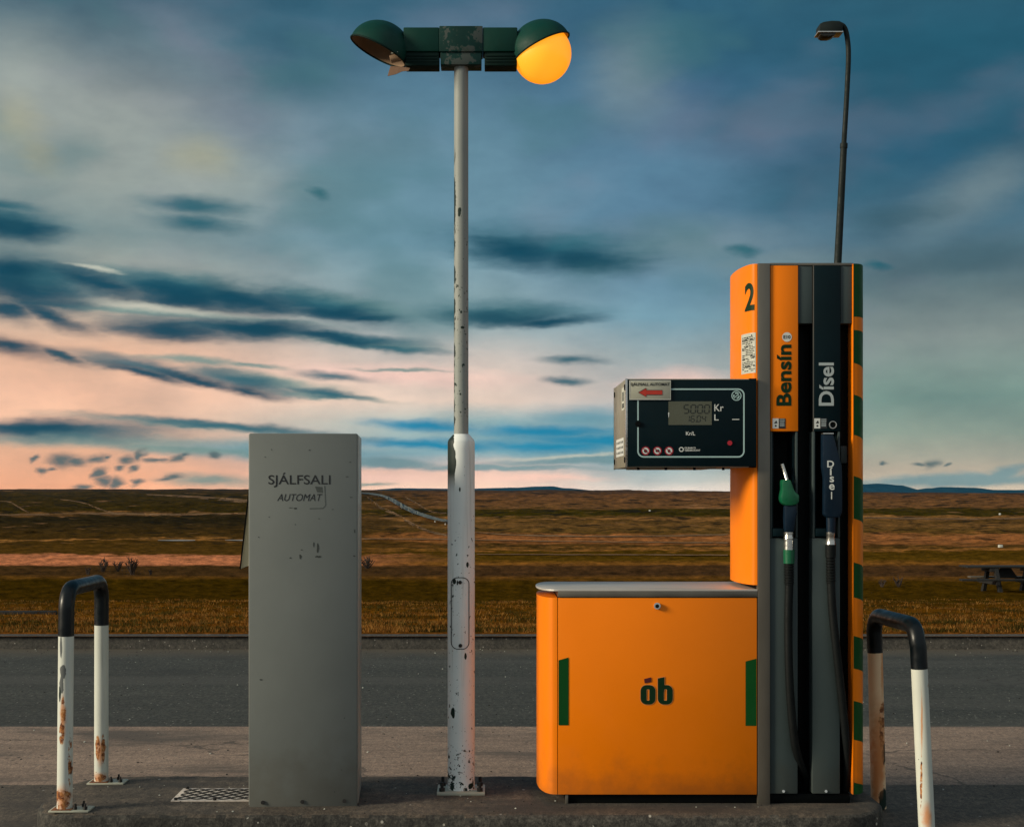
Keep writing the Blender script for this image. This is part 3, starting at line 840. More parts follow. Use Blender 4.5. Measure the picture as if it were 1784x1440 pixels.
ribbon('track', smooth([(105, 869.5, 870.5), (130, 872, 873.5), (150, 876, 878), (175, 887, 889.5), (198, 892.5, 894)]), 'track_gravel', 'tan track curving down the far slope above the left barrier', sub=3)
ribbon('track', smooth([(-60, 897, 899), (60, 895, 898), (180, 892.5, 896), (280, 895.5, 898.5), (430, 893, 896)]), 'track_gravel', 'long tan track along the foot of the far slope', sub=3)
ribbon('track', smooth([(255, 860.5, 862), (330, 863, 867), (433, 870, 877)]), 'track_gravel', 'broad tan track on the far slope beside the grey cabinet', sub=3)
ribbon('stream', smooth([(1505, 900.5, 903), (1600, 902, 905), (1700, 903, 905.6), (1850, 901, 903)]), 'track_gravel', 'pale dry stream bed on the moor right of the pump', sub=3)
ribbon('track', smooth([(830, 965.6, 967), (1000, 966, 967.6), (1268, 966.6, 968.8)]), 'track_gravel', 'thin pale track crossing the grass between lamp post and pump', sub=3)
ribbon('pool', [(275, 941.5, 942.2), (310, 940.6, 942.8), (340, 941.2, 942.2)], 'pale_water', 'long sliver of pale water on the moor left of the cabinet', sub=3)
ribbon('pool', [(392, 941, 941.8), (425, 940.6, 942.6)], 'pale_water', 'sliver of pale water just left of the cabinet', sub=3)

# grass
def build_grass():
    rnd = random.Random(11)
    vs = []; fs = []; mi = []
    N = 30000
    for _ in range(N):
        d = 13.3 * math.exp(rnd.random() ** 1.25 * math.log(30 / 13.3))
        x = d * rnd.uniform(-.40, .43)
        dens = noise.noise(Vector((x * .8, d * .5, 2)))
        if dens + (d - 15) * .022 > rnd.random() * .9: continue
        z = terrain_z(x, d)
        h = rnd.uniform(.02, .055) * (1 + .8 * max(0, dens)) * (1.25 if rnd.random() < .1 else .8)
        pn = noise.noise(Vector((x * 1.3, d * .9, 7))); k = 0 if pn + rnd.uniform(-.3, .3) > .05 else (1 if rnd.random() < .5 else 2)
        for _b in range(3):
            a = rnd.uniform(-.6, .6); w = rnd.uniform(.004, .009)
            bx = x + rnd.uniform(-.04, .04); by = d + rnd.uniform(-.04, .04)
            lean = rnd.uniform(-.7, .7) * h
            i = len(vs)
            vs += [(bx - w * math.cos(a), by - w * math.sin(a), z - .01), (bx + w * math.cos(a), by + w * math.sin(a), z - .01), (bx + lean, by + rnd.uniform(-.3, .3) * h, z + h)]
            fs.append((i, i + 1, i + 2)); mi.append(k)
    me = bpy.data.meshes.new('grass')
    me.from_pydata(vs, [], fs)
    mat('grass_tan', (.24, .115, .026, 1), .9, var=.35, vscale=1.0, spec=.1)
    mat('grass_olive', (.048, .033, .004, 1), .9, var=.35, vscale=1.3, spec=.1)
    mat('grass_rust', (.15, .058, .008, 1), .9, var=.35, vscale=.9, spec=.1)
    for q in ('grass_olive', 'grass_tan', 'grass_rust'): me.materials.append(MATS[q])
    me.polygons.foreach_set('material_index', mi)
    o = bpy.data.objects.new('grass', me); COL.objects.link(o)
    tag(o, 'rough tan and olive grass growing behind the kerb', kind='stuff')
build_grass()

# ================================================================== THINGS
# ---------- fuel dispenser
FD = 6.0
YB = 6.50
ISL = .130
disp = thing('fuel_dispenser', 'tall orange and slate fuel dispenser with two hoses standing on the island', 'fuel dispenser', (X(1320, FD), 6.25, ISL))
zt = Z(459, FD); zp = Z(1383, FD)
def arc(xf, bulge, side, n=20, y0=FD, y1=YB, pw=1.0):
    """plan curve from the front edge round to the back edge; side -1 bulges left"""
    out = []
    for k in range(n + 1):
        a = PI * k / n
        yy = (y0 + y1) / 2 - (y1 - y0) / 2 * math.cos(a)
        out.append((xf + side * bulge * math.sin(a) ** pw, yy))
    return out
# core
b = MB(); b.box(X(1342, FD), X(1486, FD), 6.13, 6.37, ISL, zt - .012, .002)
core = b.build('core', 'black_plastic', disp)
# plinth
b = MB(); b.box(X(986, FD), X(1483, FD), 6.02, 6.48, ISL - .005, zp - .002, .003)
b.build('plinth', 'black_plastic', disp)
b = MB(); b.box(X(985, FD), X(990, FD), 6.004, 6.02, ISL, zp - .003, .001)
b.build('plinth_bracket', 'brushed_steel', disp)
# left tower
def curved_panel(mb, pts, z0, z1, th=.004, closed=True):
    vs = []; fs = []
    n = len(pts)
    for (x_, y_) in pts: vs += [Vector((x_, y_, z0)), Vector((x_, y_, z1))]
    for i in range(n - 1): fs.append((2 * i, 2 * i + 1, 2 * i + 3, 2 * i + 2))
    if closed:
        fs.append(tuple(2 * i + 1 for i in range(n))); fs.append(tuple(2 * i for i in reversed(range(n))))
        fs.append((0, 2 * n - 2, 2 * n - 1, 1))
    bb = bmesh.new(); bv = [bb.verts.new(v) for v in vs]
    for f in fs: bb.faces.new([bv[i] for i in f])
    bmesh.ops.recalc_face_normals(bb, faces=bb.faces)
    mb._merge(bb, 0, True)
    return mb
def fit_bulge(xf, side, px, pw):
    lo_, hi_ = .0, .3
    for _ in range(40):
        m_ = (lo_ + hi_) / 2
        e_ = [VX + x_ / y_ * F for x_, y_ in arc(xf, m_, side, 40, pw=pw)]
        ok = (max(e_) < px) if side > 0 else (min(e_) > px)
        if ok: lo_ = m_
        else: hi_ = m_
    return lo_
tx = X(1319.5, FD); tb = fit_bulge(tx, -1, 1272, .85)
TARC = arc(tx, tb, -1, 28, pw=.85)
b = curved_panel(MB(), TARC, Z(1018, 6.02), zt - .001)
tower = b.build('tower_panel', 'orange_paint', disp)
# steel strips (front left and its twin at the back)
for (y0, y1) in ((5.992, 6.03), (6.47, 6.508)):
    b = MB(); b.box(X(1320, FD), X(1341, FD), y0, y1, ISL - .002, zt, .002)
    tag(b.build('steel_strip', 'brushed_steel', disp), 'tall stained stainless strip')
b = MB(); b.box(X(1320.5, FD), X(1341, FD), 6.03, 6.47, ISL, zt - .008, 0)
b.build('side_frame', 'black_plastic', disp)
# top cap
b = MB(); b.box(X(1342, FD), X(1486.5, FD), 6.002, 6.498, zt - .008, zt + .003, .001)
b.build('top_cap', 'brushed_steel', disp)
# right end: curved panel with slanted green / orange bands
RX = X(1487, FD); RBUL = fit_bulge(RX, 1, 1503.5, .8)
def striped():
    n = 24
    pts = arc(RX, RBUL, 1, n, pw=.8)
    s = [0]
    for a, c in zip(pts, pts[1:]): s.append(s[-1] + math.hypot(c[0] - a[0], c[1] - a[1]))
    half = s[-1] / 2
    tops = [459, 551.7, 574.5, 632, 687, 757, 828.7, 903, 979, 1040, 1107, 1163.6, 1220, 1287.5, 1362, 1383]
    zs = [Z(q, FD) for q in tops]
    bm_ = bmesh.new()
    rows = []
    for i, (x_, y_) in enumerate(pts):
        t = 1 - abs(s[i] - half) / half
        row = []
        for k, z_ in enumerate(zs):
            sl = .075 * t if 0 < k < len(zs) - 1 else 0
            if k in (1, 2): sl = .02 * t * (k - 1)
            row.append(bm_.verts.new((x_, y_, max(zs[-1], z_ - sl))))
        rows.append(row)
    for a, c in zip(rows, rows[1:]):
        for k in range(len(zs) - 1):
            try:
                f = bm_.faces.new((a[k], a[k + 1], c[k + 1], c[k])); f.material_index = k % 2; f.smooth = True
            except ValueError: pass
    mb = MB()
    me = bpy.data.meshes.new('t'); 
    top = bm_.faces.new([r[0] for r in rows]); top.material_index = 0
    bot = bm_.faces.new([r[-1] for r in rows]); bot.material_index = 0
    bmesh.ops.recalc_face_normals(bm_, faces=bm_.faces)
    bm_.to_mesh(me); bm_.free(); mb.bm.from_mesh(me); bpy.data.meshes.remove(me)
    return mb.build('striped_end_panel', ['green_film', 'orange_paint'], disp)
tag(striped(), 'curved end panel with slanted green and orange bands')
b = MB(); b.box(X(1485.2, FD), X(1487, FD), 5.998, 6.502, zp, zt - .002, .0005); b.build('edge_trim', 'orange_paint', disp)
# nozzle columns
for (x0, x1) in ((1342.2, 1390), (1416.5, 1463.8)):
    petrol = x0 < 1400
    # header
    b = MB(); b.box(X(x0 + (0 if petrol else 1.5), FD), X(x1 + .5, FD), 5.999, 6.13, Z(751, FD), zt - .009, .0025)
    hd = b.build('header_panel', 'orange_paint' if petrol else 'teal_panel', disp)
    # frame sides of the nozzle boot
    b = MB(); b.box(X(x0, FD), X(x0 + 3.5, FD), 6.003, 6.13, Z(936, FD), Z(751.6, FD), .001)
    b.build('boot_frame', 'slate_panel', disp)
    b = MB(); b.box(X(x1 - 3.5, FD), X(x1, FD), 6.003, 6.13, Z(936, FD), Z(751.6, FD), .001)
    b.build('boot_frame', 'slate_panel', disp)
    b = MB()
    b.box(X(x0 + 4.5, FD), X(x0 + 7, FD), 6.02, 6.13, Z(932, FD), Z(753, FD), .001)
    b.box(X(x1 - 7, FD), X(x1 - 4.5, FD), 6.02, 6.13, Z(932, FD), Z(753, FD), .001)
    b.box(X(x0 + 4, FD), X(x0 + 23, FD), 5.985, 6.13, Z(934, FD), Z(920, FD), .003)
    bo = b.build('nozzle_boot', 'teal_panel', disp)
    # lower panel
    b = MB(); b.box(X(x0 - .8, FD), X(x1, FD), 6.003, 6.13, Z(1382, FD), Z(937, FD), .003)
    lp = b.build('lower_panel', 'slate_panel', disp)
    b = MB(); cx = (x0 + x1) / 2
    b.tube([P(cx - 1, 1377.5, 6.003), P(cx - 1, 1377.5, 5.998)], .006, 12); b.build('screw', 'bright_steel', lp)
    if not petrol:
        b = MB(); b.box(X(1416.5, FD), X(1418, FD), 6.0, 6.004, Z(751, FD), zt - .009); b.build('trim', 'brushed_steel', hd)
# upper fillers and hose channel trims
for (x0, x1) in ((1391, 1416), (1465, 1484.8)):
    b = MB(); b.box(X(x0, FD), X(x1, FD), 6.006, 6.13, Z(563, FD), zt - .009, .002); b.build('upper_filler', 'slate_panel', disp)
    b = MB(); b.box(X(x0, FD), X(x1, FD), 6.07, 6.13, Z(1382, FD), Z(563.5, FD), .002); b.build('hose_channel', 'black_plastic', disp)
b = MB(); b.box(X(1470, FD), X(1481, FD), 6.05, 6.072, Z(806, FD), Z(776, FD), .002); b.build('latch_plate', 'slate_panel', disp)
# back faces (plain panels of the far side)
b = MB(); b.box(X(1342, FD), X(1483, FD), 6.37, 6.497, ISL + .03, zt - .012, .003); b.build('rear_panel', 'slate_panel', disp)

# ---------- cabinet of the dispenser
CX0 = X(971, FD)
cb = fit_bulge(CX0, -1, 934.5, .8)
b = curved_panel(MB(), arc(CX0, cb, -1, 24, pw=.8), zp, Z(1040.5, FD) - .001); b.build('cabinet_end_panel', 'orange_paint', disp)
b = MB(); b.box(CX0 + .001, X(1319.6, FD), 6.012, 6.488, zp + .001, Z(1040, FD) - .002); b.build('cabinet_body', 'black_plastic', disp)
b = MB(); b.box(X(972.3, FD), X(1318.6, FD), 5.997, 6.012, zp, Z(1041, FD), .002); door = b.build('cabinet_door', 'orange_paint', disp)
b = MB(); b.box(X(972.3, FD), X(1318.6, FD), 6.488, 6.503, zp, Z(1041, FD), .002); b.build('cabinet_door', 'orange_paint', disp)
# lid
LZ0, LZ1 = Z(1039.5, FD), Z(1027, FD)
pts = [(X(1319.6, FD), 5.994)] + arc(X(972, FD), cb + .006, -1, 24, 5.994, 6.506, pw=.8) + [(X(1319.6, FD), 6.506)]
b = MB()
b.prism(pts, 'z', LZ1 - .006, LZ1 + .002, .0015)
lid = tag(b.build('cabinet_lid', 'steel_lid', disp), 'stainless top with rounded end')
b = MB(); b.box(X(972, FD), X(1319.6, FD), 5.9945, 6.5055, LZ0, LZ1 - .0062, .001); b.build('lid_edge', 'brushed_steel', lid)
b = MB(); b.tube([P(1145, 1055, 5.999), P(1145, 1055, 5.985)], .0145, 20); lk = b.build('lock', 'bright_steel', door)
b = MB(); b.tube([P(1145, 1055.4, 5.986), P(1145, 1055.4, 5.982)], .0085, 16); b.build('keyhole', 'black_plastic', door)
D0 = 5.9955
b = MB()
poly(b, [(973, 1149.5), (990.5, 1144.5), (990.5, 1262.5), (973, 1262.5)], D0)
b.build('green_decal', 'green_film', door)
b = MB(); poly(b, [(1299, 1151.5), (1318, 1146.5), (1318, 1263.5), (1299, 1263.5)], D0)
b.build('green_decal', 'green_film', door)
# logo
def ring_letter(mb, x0, y0, x1, y1, hx0, hy0, hx1, hy1, r, d, tl=None):
    """rounded block with a slot"""
    def rr(x0, y0, x1, y1, r, n=7):
        pts = []
        for (cx, cy, a0) in ((x1 - r, y0 + r, -90), (x1 - r, y1 - r, 0), (x0 + r, y1 - r, 90), (x0 + r, y0 + r, 180)):
            for k in range(n + 1):
                a = R(a0 + 90 * k / n); pts.append((cx + r * math.cos(a), cy + r * math.sin(a)))
        return pts
    o = rr(x0, y0, x1, y1, r); i = rr(hx0, hy0, hx1, hy1, 1.0)
    n = len(o)
    vs = [P(a, c, d) for a, c in o] + [P(a, c, d) for a, c in i]
    mb.faces(vs, [(k, (k + 1) % n, n + (k + 1) % n, n + k) for k in range(n)])
def blocky(dd, grow, mname, name):
    b = MB()
    g = grow
    ring_letter(b, 1116 - g, 1192.5 - g, 1142 + g, 1226.5 + g, 1126.6 + g, 1200 + g, 1131.4 - g, 1219.5 - g, 10.5 + g, dd)
    ring_letter(b, 1146 - g, 1192.5 - g, 1172.2 + g, 1226.5 + g, 1156.6 + g, 1200 + g, 1161.8 - g, 1219.5 - g, 10.5 + g, dd)
    poly(b, [(1146 - g, 1181 - g), (1157.6 + g, 1178.6 - g), (1157.6 + g, 1200), (1156.6 + g, 1206), (1146 - g, 1206)], dd - .0003)
    return b.build(name, mname, door)
mat('pale_orange_film', (.72, .26, .07, 1), .45, var=.04)
blocky(D0, .9, 'pale_orange_film', 'logo_outline')
blocky(D0 - .0006, 0, 'dark_green_film', 'logo_letters')
b = MB(); poly(b, [(1122.2, 1182), (1134.6, 1179), (1134.6, 1187), (1123.2, 1189.8)], D0 - .0008); b.build('logo_accent', 'maroon_film', door)

# ---------- writing on the headers
b = MB(); put_text(b, 'Bensín', (1352.5, 600, 1379, 706.5), 5.9975, bold=.028, rot=True); b.build('writing', 'dark_green_film', disp)
b = MB(); disc(b, 1371, 587, 8.3, 5.9977); s1 = b.build('round_sticker', 'white_film', disp)
b = MB(); put_text(b, 'E10', (1364.8, 583.8, 1377.2, 590), 5.9970, bold=.03); b.build('writing', 'ink', s1)
b = MB(); put_text(b, 'Dísel', (1426.5, 631.5, 1453, 706.5), 5.9975, bold=.02, rot=True); b.build('writing', 'silver_film', disp)
def small_labels(x0, light):
    b = MB(); quad(b, x0, 728.5, x0 + 10.5, 746, 5.9976); s = b.build('sticker', 'white_film', disp)
    b = MB(); poly(b, [(x0 + 3.2, 736), (x0 + 6.5, 732), (x0 + 8.5, 737), (x0 + 3, 737.5)], 5.9972)
    disc(b, x0 + 5.5, 741.5, 1.8, 5.9972, 8)
    b.build('symbol', 'ink', s)
    b = MB(); quad(b, x0 + 11, 728.5, x0 + 22.5, 746.2, 5.9976); s = b.build('sticker', 'ink', disp)
    b = MB()
    for k in range(2): quad(b, x0 + 12.2, 729.6 + 2.6 * k, x0 + 21, 730.8 + 2.6 * k, 5.9972)
    # small fuel chart lines
    for k in range(4):
        quad(b, x0 + 12.4, 735 + 2.1 * k, x0 + 20.6, 736.1 + 2.1 * k, 5.9972)
    b.build('printed_lines', 'silver_film', s)
small_labels(1346, True); small_labels(1418.5, False)
b = MB()
ringp = [P(1451 + 6 * math.cos(a), 740 + 6 * math.sin(a), 5.996) for a in [2 * PI * k / 24 for k in range(25)]]
b.tube(ringp, .0028, 8, cap=False); b.build('lock_ring', 'bright_steel', disp)
b = MB(); disc(b, 1451, 740, 5, 5.9972); b.build('lock_face', 'black_plastic', disp)

# writing on the curved tower
def tower_pt(px, py, lift=.0012):
    """point on the tower's curve whose x matches; px given along the front view"""
    for (xa, ya), (xb, yb) in zip(TARC[:15], TARC[1:15]):
        pa = VX + xa / ya * F; pb = VX + xb / yb * F
        if pb <= px <= pa:
            t = (px - pa) / (pb - pa) if abs(pb - pa) > 1e-6 else 0
            x_ = xa + (xb - xa) * t; y_ = ya + (yb - ya) * t
            nx, ny = (yb - ya), -(xb - xa)
            L = math.hypot(nx, ny); nx, ny = -abs(nx) / L, -abs(ny) / L
            return Vector((x_ + nx * lift, y_ + ny * lift, Z(py, FD)))
    x_, y_ = TARC[0]
    return Vector((x_, y_ - lift, Z(py, FD)))
b = MB(); put_text(b, '2', (1297.8, 491, 1314.5, 540), FD, bold=.03, fn=lambda a, c: tower_pt(a, c - (a - 1297) * .0)); b.build('number', 'dark_green_film', tower)
def tower_quad(mb, x0, y0, x1, y1, lift, n=6):
    vs = []; fs = []
    for i in range(n + 1):
        x_ = x0 + (x1 - x0) * i / n
        vs += [tower_pt(x_, y1, lift), tower_pt(x_, y0, lift)]
    for i in range(n): fs.append((2 * i, 2 * i + 2, 2 * i + 3, 2 * i + 1))
    mb.faces(vs, fs)
b = MB(); tower_quad(b, 1292, 579, 1316.5, 649, .0012); st_ = b.build('notice_sticker', 'sticker_paper', tower)
b = MB(); rr_ = random.Random(5)
yy = 582
while yy < 646:
    x_ = 1294
    while x_ < 1313:
        w_ = rr_.uniform(1.5, 5)
        if rr_.random() < .72: tower_quad(b, x_, yy, min(x_ + w_, 1315), yy + (1.5 if rr_.random() < .8 else 3), .0022, 1)
        x_ += w_ + 1
    yy += 3.1
b.build('printed_lines', 'smudge', tower)

# ---------- display head
DY = 5.965
dx0, dx1 = X(1090.5, DY), X(1317.5, DY)
dz0, dz1 = Z(814.5, DY), Z(659.5, DY)
b = MB(); b.box(dx0, dx1, DY + .006, 6.535, dz0 + .002, dz1, .003); hs = b.build('display_housing', 'housing_paint', disp)
b = MB(); b.box(dx0 + .006, dx1, DY, DY + .007, dz0 + .006, dz1 - .004, .002); fp = b.build('display_panel', 'teal_panel', disp)
b = MB(); b.box(dx0 + .006, dx1, 6.534, 6.541, dz0 + .006, dz1 - .004, .002); b.build('display_panel', 'teal_panel', disp)
b = MB()
b.box(dx0 - .0015, dx0 + .007, DY - .001, DY + .02, dz0, dz1 + .001, .001)
b.build('corner_trim', 'bright_steel', hs)
b = MB(); b.box(dx1 - .03, dx1 + .002, DY + .004, DY + .03, dz0 + .001, dz1 + .002, .001)
b.build('end_trim', 'black_plastic', hs)
b = MB(); b.box(dx0, dx0 + .007, 6.53, 6.545, dz0, dz1 + .001, .001); b.build('end_trim', 'black_plastic', hs)
# feet / screws below, screws on side
for px in (1112, 1160, 1210, 1260):
    b = MB(); b.tube([Vector((X(px, DY + .03), DY + .03, dz0 + .003)), Vector((X(px, DY + .03), DY + .03, dz0 - .010))], .006, 10); b.build('screw', 'black_plastic', hs)
for (yy, zz) in ((DY + .035, dz1 - .035), (6.49, dz1 - .035), (DY + .035, dz0 + .035), (6.49, dz0 + .035)):
    b = MB(); b.tube([Vector((dx0 + .002, yy, zz)), Vector((dx0 - .004, yy, zz))], .013, 12); b.build('screw', 'black_plastic', hs)
b = MB(); b.box(dx0 + .05, dx0 + .40, DY + .05, 6.45, dz0 - .003, dz0 + .003, .001); b.build('underside_plate', 'housing_paint', hs)
def side_quad(mb, y0, z0, y1, z1, lift):
    xx = dx0 - lift
    mb.faces([Vector((xx, y1, z0)), Vector((xx, y0, z0)), Vector((xx, y0, z1)), Vector((xx, y1, z1))], [(0, 1, 2, 3)])
b = MB(); side_quad(b, DY + .05, dz1 - .13, DY + .18, dz1 - .03, .001); s = b.build('sticker', 'sticker_paper', hs)
b = MB(); side_quad(b, DY + .08, dz1 - .12, DY + .15, dz1 - .10, .002); side_quad(b, DY + .09, dz1 - .09, DY + .14, dz1 - .05, .002); b.build('printed_lines', 'smudge', hs)
b = MB(); side_quad(b, DY + .09, dz0 + .055, DY + .45, dz0 + .135, .001); s = b.build('sticker', 'white_film', hs)
b = MB()
for k in range(5):
    for j in range(3):
        side_quad(b, DY + .12 + k * .065, dz0 + .066 + j * .023, DY + .15 + k * .065, dz0 + .076 + j * .023, .002)
b.build('printed_lines', 'smudge', hs)
# frame line
e = .0012
def stroke_path(mb, pts, w, d):
    vs = []; fs = []
    for i, (a, c) in enumerate(pts):
        p0 = pts[max(0, i - 1)]; p1 = pts[min(len(pts) - 1, i + 1)]
        t = Vector((p1[0] - p0[0], p1[1] - p0[1])).normalized(); nn = Vector((-t.y, t.x)) * w / 2
        vs += [P(a + nn.x, c + nn.y, d), P(a - nn.x, c - nn.y, d)]
    for i in range(len(pts) - 1): fs.append((2 * i, 2 * i + 1, 2 * i + 3, 2 * i + 2))
    mb.faces(vs, fs)
def corner(cx, cy, r, a0, a1, n=8): return [(cx + r * math.cos(R(a0 + (a1 - a0) * k / n)), cy + r * math.sin(R(a0 + (a1 - a0) * k / n))) for k in range(n + 1)]
b = MB()
stroke_path(b, [(1168, 677.7)] + corner(1286, 687.7, 10, -90, 0) + corner(1286, 785.5, 10, 0, 90) + corner(1121.5, 785.5, 10, 90, 180) + [(1111.5, 744)], 2.5, DY - e)
stroke_path(b, [(1111.5, 732), (1111.5, 690)], 2.5, DY - e)
b.build('frame_line', 'frame_line', fp)
b = MB(); b.tube([P(1111.5, 738, DY), P(1111.5, 738, DY - .006)], .012, 16); b.build('knob', 'black_plastic', fp)
# sign plate
b = MB(); b.box(X(1096.5, DY), X(1168.5, DY), DY - .006, DY - .001, Z(696.5, DY), Z(662.5, DY), .001); sg = b.build('sign_plate', 'sign_plate', fp)
b = MB()
stroke_path(b, [(1097, 663), (1168.3, 663), (1168.3, 695.6), (1097.5, 695.6), (1097.5, 663)], 1.0, DY - .0068); b.build('plate_edge', 'white_film', fp)
b = MB(); put_text(b, 'SJÁLFSALI, AUTOMAT', (1098.5, 665.5, 1167, 673.2), DY - .0075, bold=.025); b.build('writing', 'ink', fp)
b = MB(); poly(b, [(1112, 683.4), (1126, 675.6), (1126, 679.4), (1154, 679.4), (1154, 687.4), (1126, 687.4), (1126, 691.2)], DY - .0073); b.build('arrow', 'red_film', fp)
b = MB(); stroke_path(b, [(1112, 683.4), (1126, 675.6), (1126, 679.4), (1154, 679.4), (1154, 687.4), (1126, 687.4), (1126, 691.2), (1112, 683.4)], .7, DY - .0078); b.build('arrow_outline', 'ink', fp)
# lcd window
b = MB(); quad(b, 1164.5, 699, 1240, 740, DY - .0012); lcd = b.build('lcd_window', 'display_glass', fp)
SEG = {'0': 'abcdef', '1': 'bc', '2': 'abged', '3': 'abgcd', '4': 'fgbc', '5': 'afgcd', '6': 'afgedc', '7': 'abc', '8': 'abcdefg', '9': 'abcdfg'}
def seven(mb, ch, x, y, w, h, d, t, slant=.08):
    def S(a, c): return (x + a * w + (1 - c) * h * slant, y + c * h)
    L = {'a': ((.12, 0), (.88, 0)), 'g': ((.12, .5), (.88, .5)), 'd': ((.12, 1), (.88, 1)), 'f': ((0, .06), (0, .44)), 'e': ((0, .56), (0, .94)), 'b': ((1, .06), (1, .44)), 'c': ((1, .56), (1, .94))}
    for q in SEG[ch]:
        a, c = L[q]
        stroke_path(mb, [S(*a), S(*c)], t, d)
b = MB()
for k, ch in enumerate('5000'): seven(b, ch, 1191 + k * 11.9, 705, 8.2, 14.6, DY - .002, 1.7)
for k, ch in enumerate('1604'): seven(b, ch, 1194.5 + k * 8.9 + (1.6 if k > 1 else 0), 724, 5.8, 10.4, DY - .002, 1.2)
disc(b, 1213.2, 734.6, .9, DY - .002, 8)
b.build('lcd_digits', 'lcd_ink', fp)
b = MB(); poly(b, [(1164, 718), (1166, 718.5), (1165.6, 725), (1164.6, 727.5)], DY - .0022); b.build('scratch', 'white_film', fp)
b = MB()
put_text(b, 'Kr', (1244.5, 704, 1260.5, 716), DY - e, bold=.005)
b.build('writing', 'white_film', fp)
b = MB(); put_text(b, 'L', (1244.5, 721.5, 1252, 732), DY - e, bold=.005); b.build('writing', 'white_film', fp)
b = MB(); put_text(b, 'Kr/L', (1195, 751.5, 1211, 758), DY - e, bold=.02)
b.build('writing', 'white_film', fp)
b = MB(); quad(b, 1275.5, 729.6, 1288, 731, DY - e)
b.build('writing', 'white_film', fp)
b = MB(); annulus(b, 1187, 782.5, 2.6, 4.3, DY - e)
put_text(b, 'GILBARCO', (1192.5, 778.4, 1212, 781.6), DY - e, bold=.02)
put_text(b, 'VEEDER-ROOT', (1192.5, 782.6, 1220, 785.8), DY - e, bold=.02)
b.build('maker_mark', 'white_film', fp)
b = MB(); annulus(b, 1283, 689, 7.2, 8.8, DY - e); 
for k in range(3):
    a0 = k * 120
    stroke_path(b, [(1283 + 4.6 * math.cos(R(a0 + q)), 689 + 4.6 * math.sin(R(a0 + q))) for q in range(0, 95, 12)], 2.4, DY - e)
stroke_path(b, [(1279.5, 692), (1283, 689.5), (1287, 686.5)], 1.6, DY - e)
b.build('round_emblem', 'frame_line', fp)
b = MB(); b.tube([P(1271.5, 771.3, DY), P(1271.5, 771.3, DY - .004)], .0105, 16)
rb = b.build('red_button', 'dark_red_film', fp)
PICT = [[(1121.5, 785), (1124, 782), (1127, 783.5), (1128, 786), (1125.5, 788.5), (1122.5, 787.5)], [(1141.5, 784), (1147, 782.6), (1149, 784), (1149, 787), (1143, 787.3)],
        [(1163, 784), (1166, 782), (1168, 784.5), (1166.5, 788.5), (1163.5, 787.5)]]
for xx, pc in zip((1124.8, 1145.3, 1165.6), PICT):
    b = MB(); annulus(b, xx, 785, 5.6, 7.6, DY - e); b.build('prohibition_ring', 'dark_red_film', fp)
    b = MB(); disc(b, xx, 785, 5.6, DY - e); b.build('prohibition_disc', 'white_film', fp)
    b = MB(); poly(b, pc, DY - .0018); b.build('pictogram', 'ink', fp)
    b = MB(); stroke_path(b, [(xx - 4.2, 780.8), (xx + 4.2, 789.2)], 1.4, DY - .0022); b.build('prohibition_bar', 'dark_red_film', fp)

# ---------- nozzles and hoses
def bez(pts, n=10):
    """Catmull-Rom through points"""
    out = []
    q = [pts[0]] + list(pts) + [pts[-1]]
    for i in range(1, len(q) - 2):
        p0, p1, p2, p3 = [Vector(v) for v in q[i - 1:i + 3]]
        for k in range(n):
            t = k / n
            out.append(.5 * ((2 * p1) + (-p0 + p2) * t + (2 * p0 - 5 * p1 + 4 * p2 - p3) * t * t + (-p0 + 3 * p1 - 3 * p2 + p3) * t ** 3))
    out.append(Vector(q[-1]))
    return out
NY = 5.985
noz = thing('fuel_nozzle', 'green petrol nozzle hanging in the boot under the orange header', 'fuel nozzle', P(1374, 900, NY), 'nozzles with hoses on the dispenser')
b = MB(); b.tube(bez([P(1362.5, 808, NY + .02), P(1367, 822, NY + .015), P(1371.5, 838, NY)], 6), [.0085] * 12 + [.0125], 16); b.build('spout', 'bright_steel', noz)
def z4(pts): return [(a / 4.233 + 1290, c / 4.233 + 700) for a, c in pts]
def pprism(mb, pts, y0, y1, bev):
    return mb.prism([(X(a, NY), Z(c, NY)) for a, c in pts], 'y', y0, y1, bev)
b = MB()
pprism(b, z4([(300, 572), (298, 610), (300, 645), (290, 690), (288, 712), (296, 742), (322, 762), (360, 764), (402, 756), (424, 738), (424, 684), (400, 668), (386, 645), (372, 605), (362, 574)]), NY - .028, NY + .028, .010)
b.build('nozzle_body', 'nozzle_green', noz)
b = MB(); pprism(b, z4([(320, 762), (402, 757), (410, 790), (416, 825), (402, 848), (398, 905), (390, 960), (322, 960), (318, 860)]), NY - .020, NY + .020, .008)
b.build('handle', 'navy_guard', noz)
b = MB(); b.tube([P(1374, 926.5, NY), P(1374, 930, NY), P(1374, 931, NY), P(1374, 938, NY), P(1374, 939, NY), P(1374, 957, NY)], [.021, .021, .019, .022, .020, .021], 20); b.build('swivel', 'bright_steel', noz)
b = MB(); b.tube([P(1374.5, 957, NY), P(1374.5, 981, NY)], [.0245, .0235], 20); b.build('sleeve', 'nozzle_green', noz)
def ribbed(mb, x0, y0, x1, y1, r, n):
    pts = []; rs = []
    for k in range(n * 4 + 1):
        t = k / (n * 4)
        pts.append(P(x0 + (x1 - x0) * t, y0 + (y1 - y0) * t, NY)); rs.append(r * (1 if k % 4 in (0, 1) else .86))
    mb.tube(pts, rs, 18)
b = MB(); ribbed(b, 1374.5, 981, 1374.8, 1018, .022, 8); b.build('strain_relief', 'black_rubber', noz)
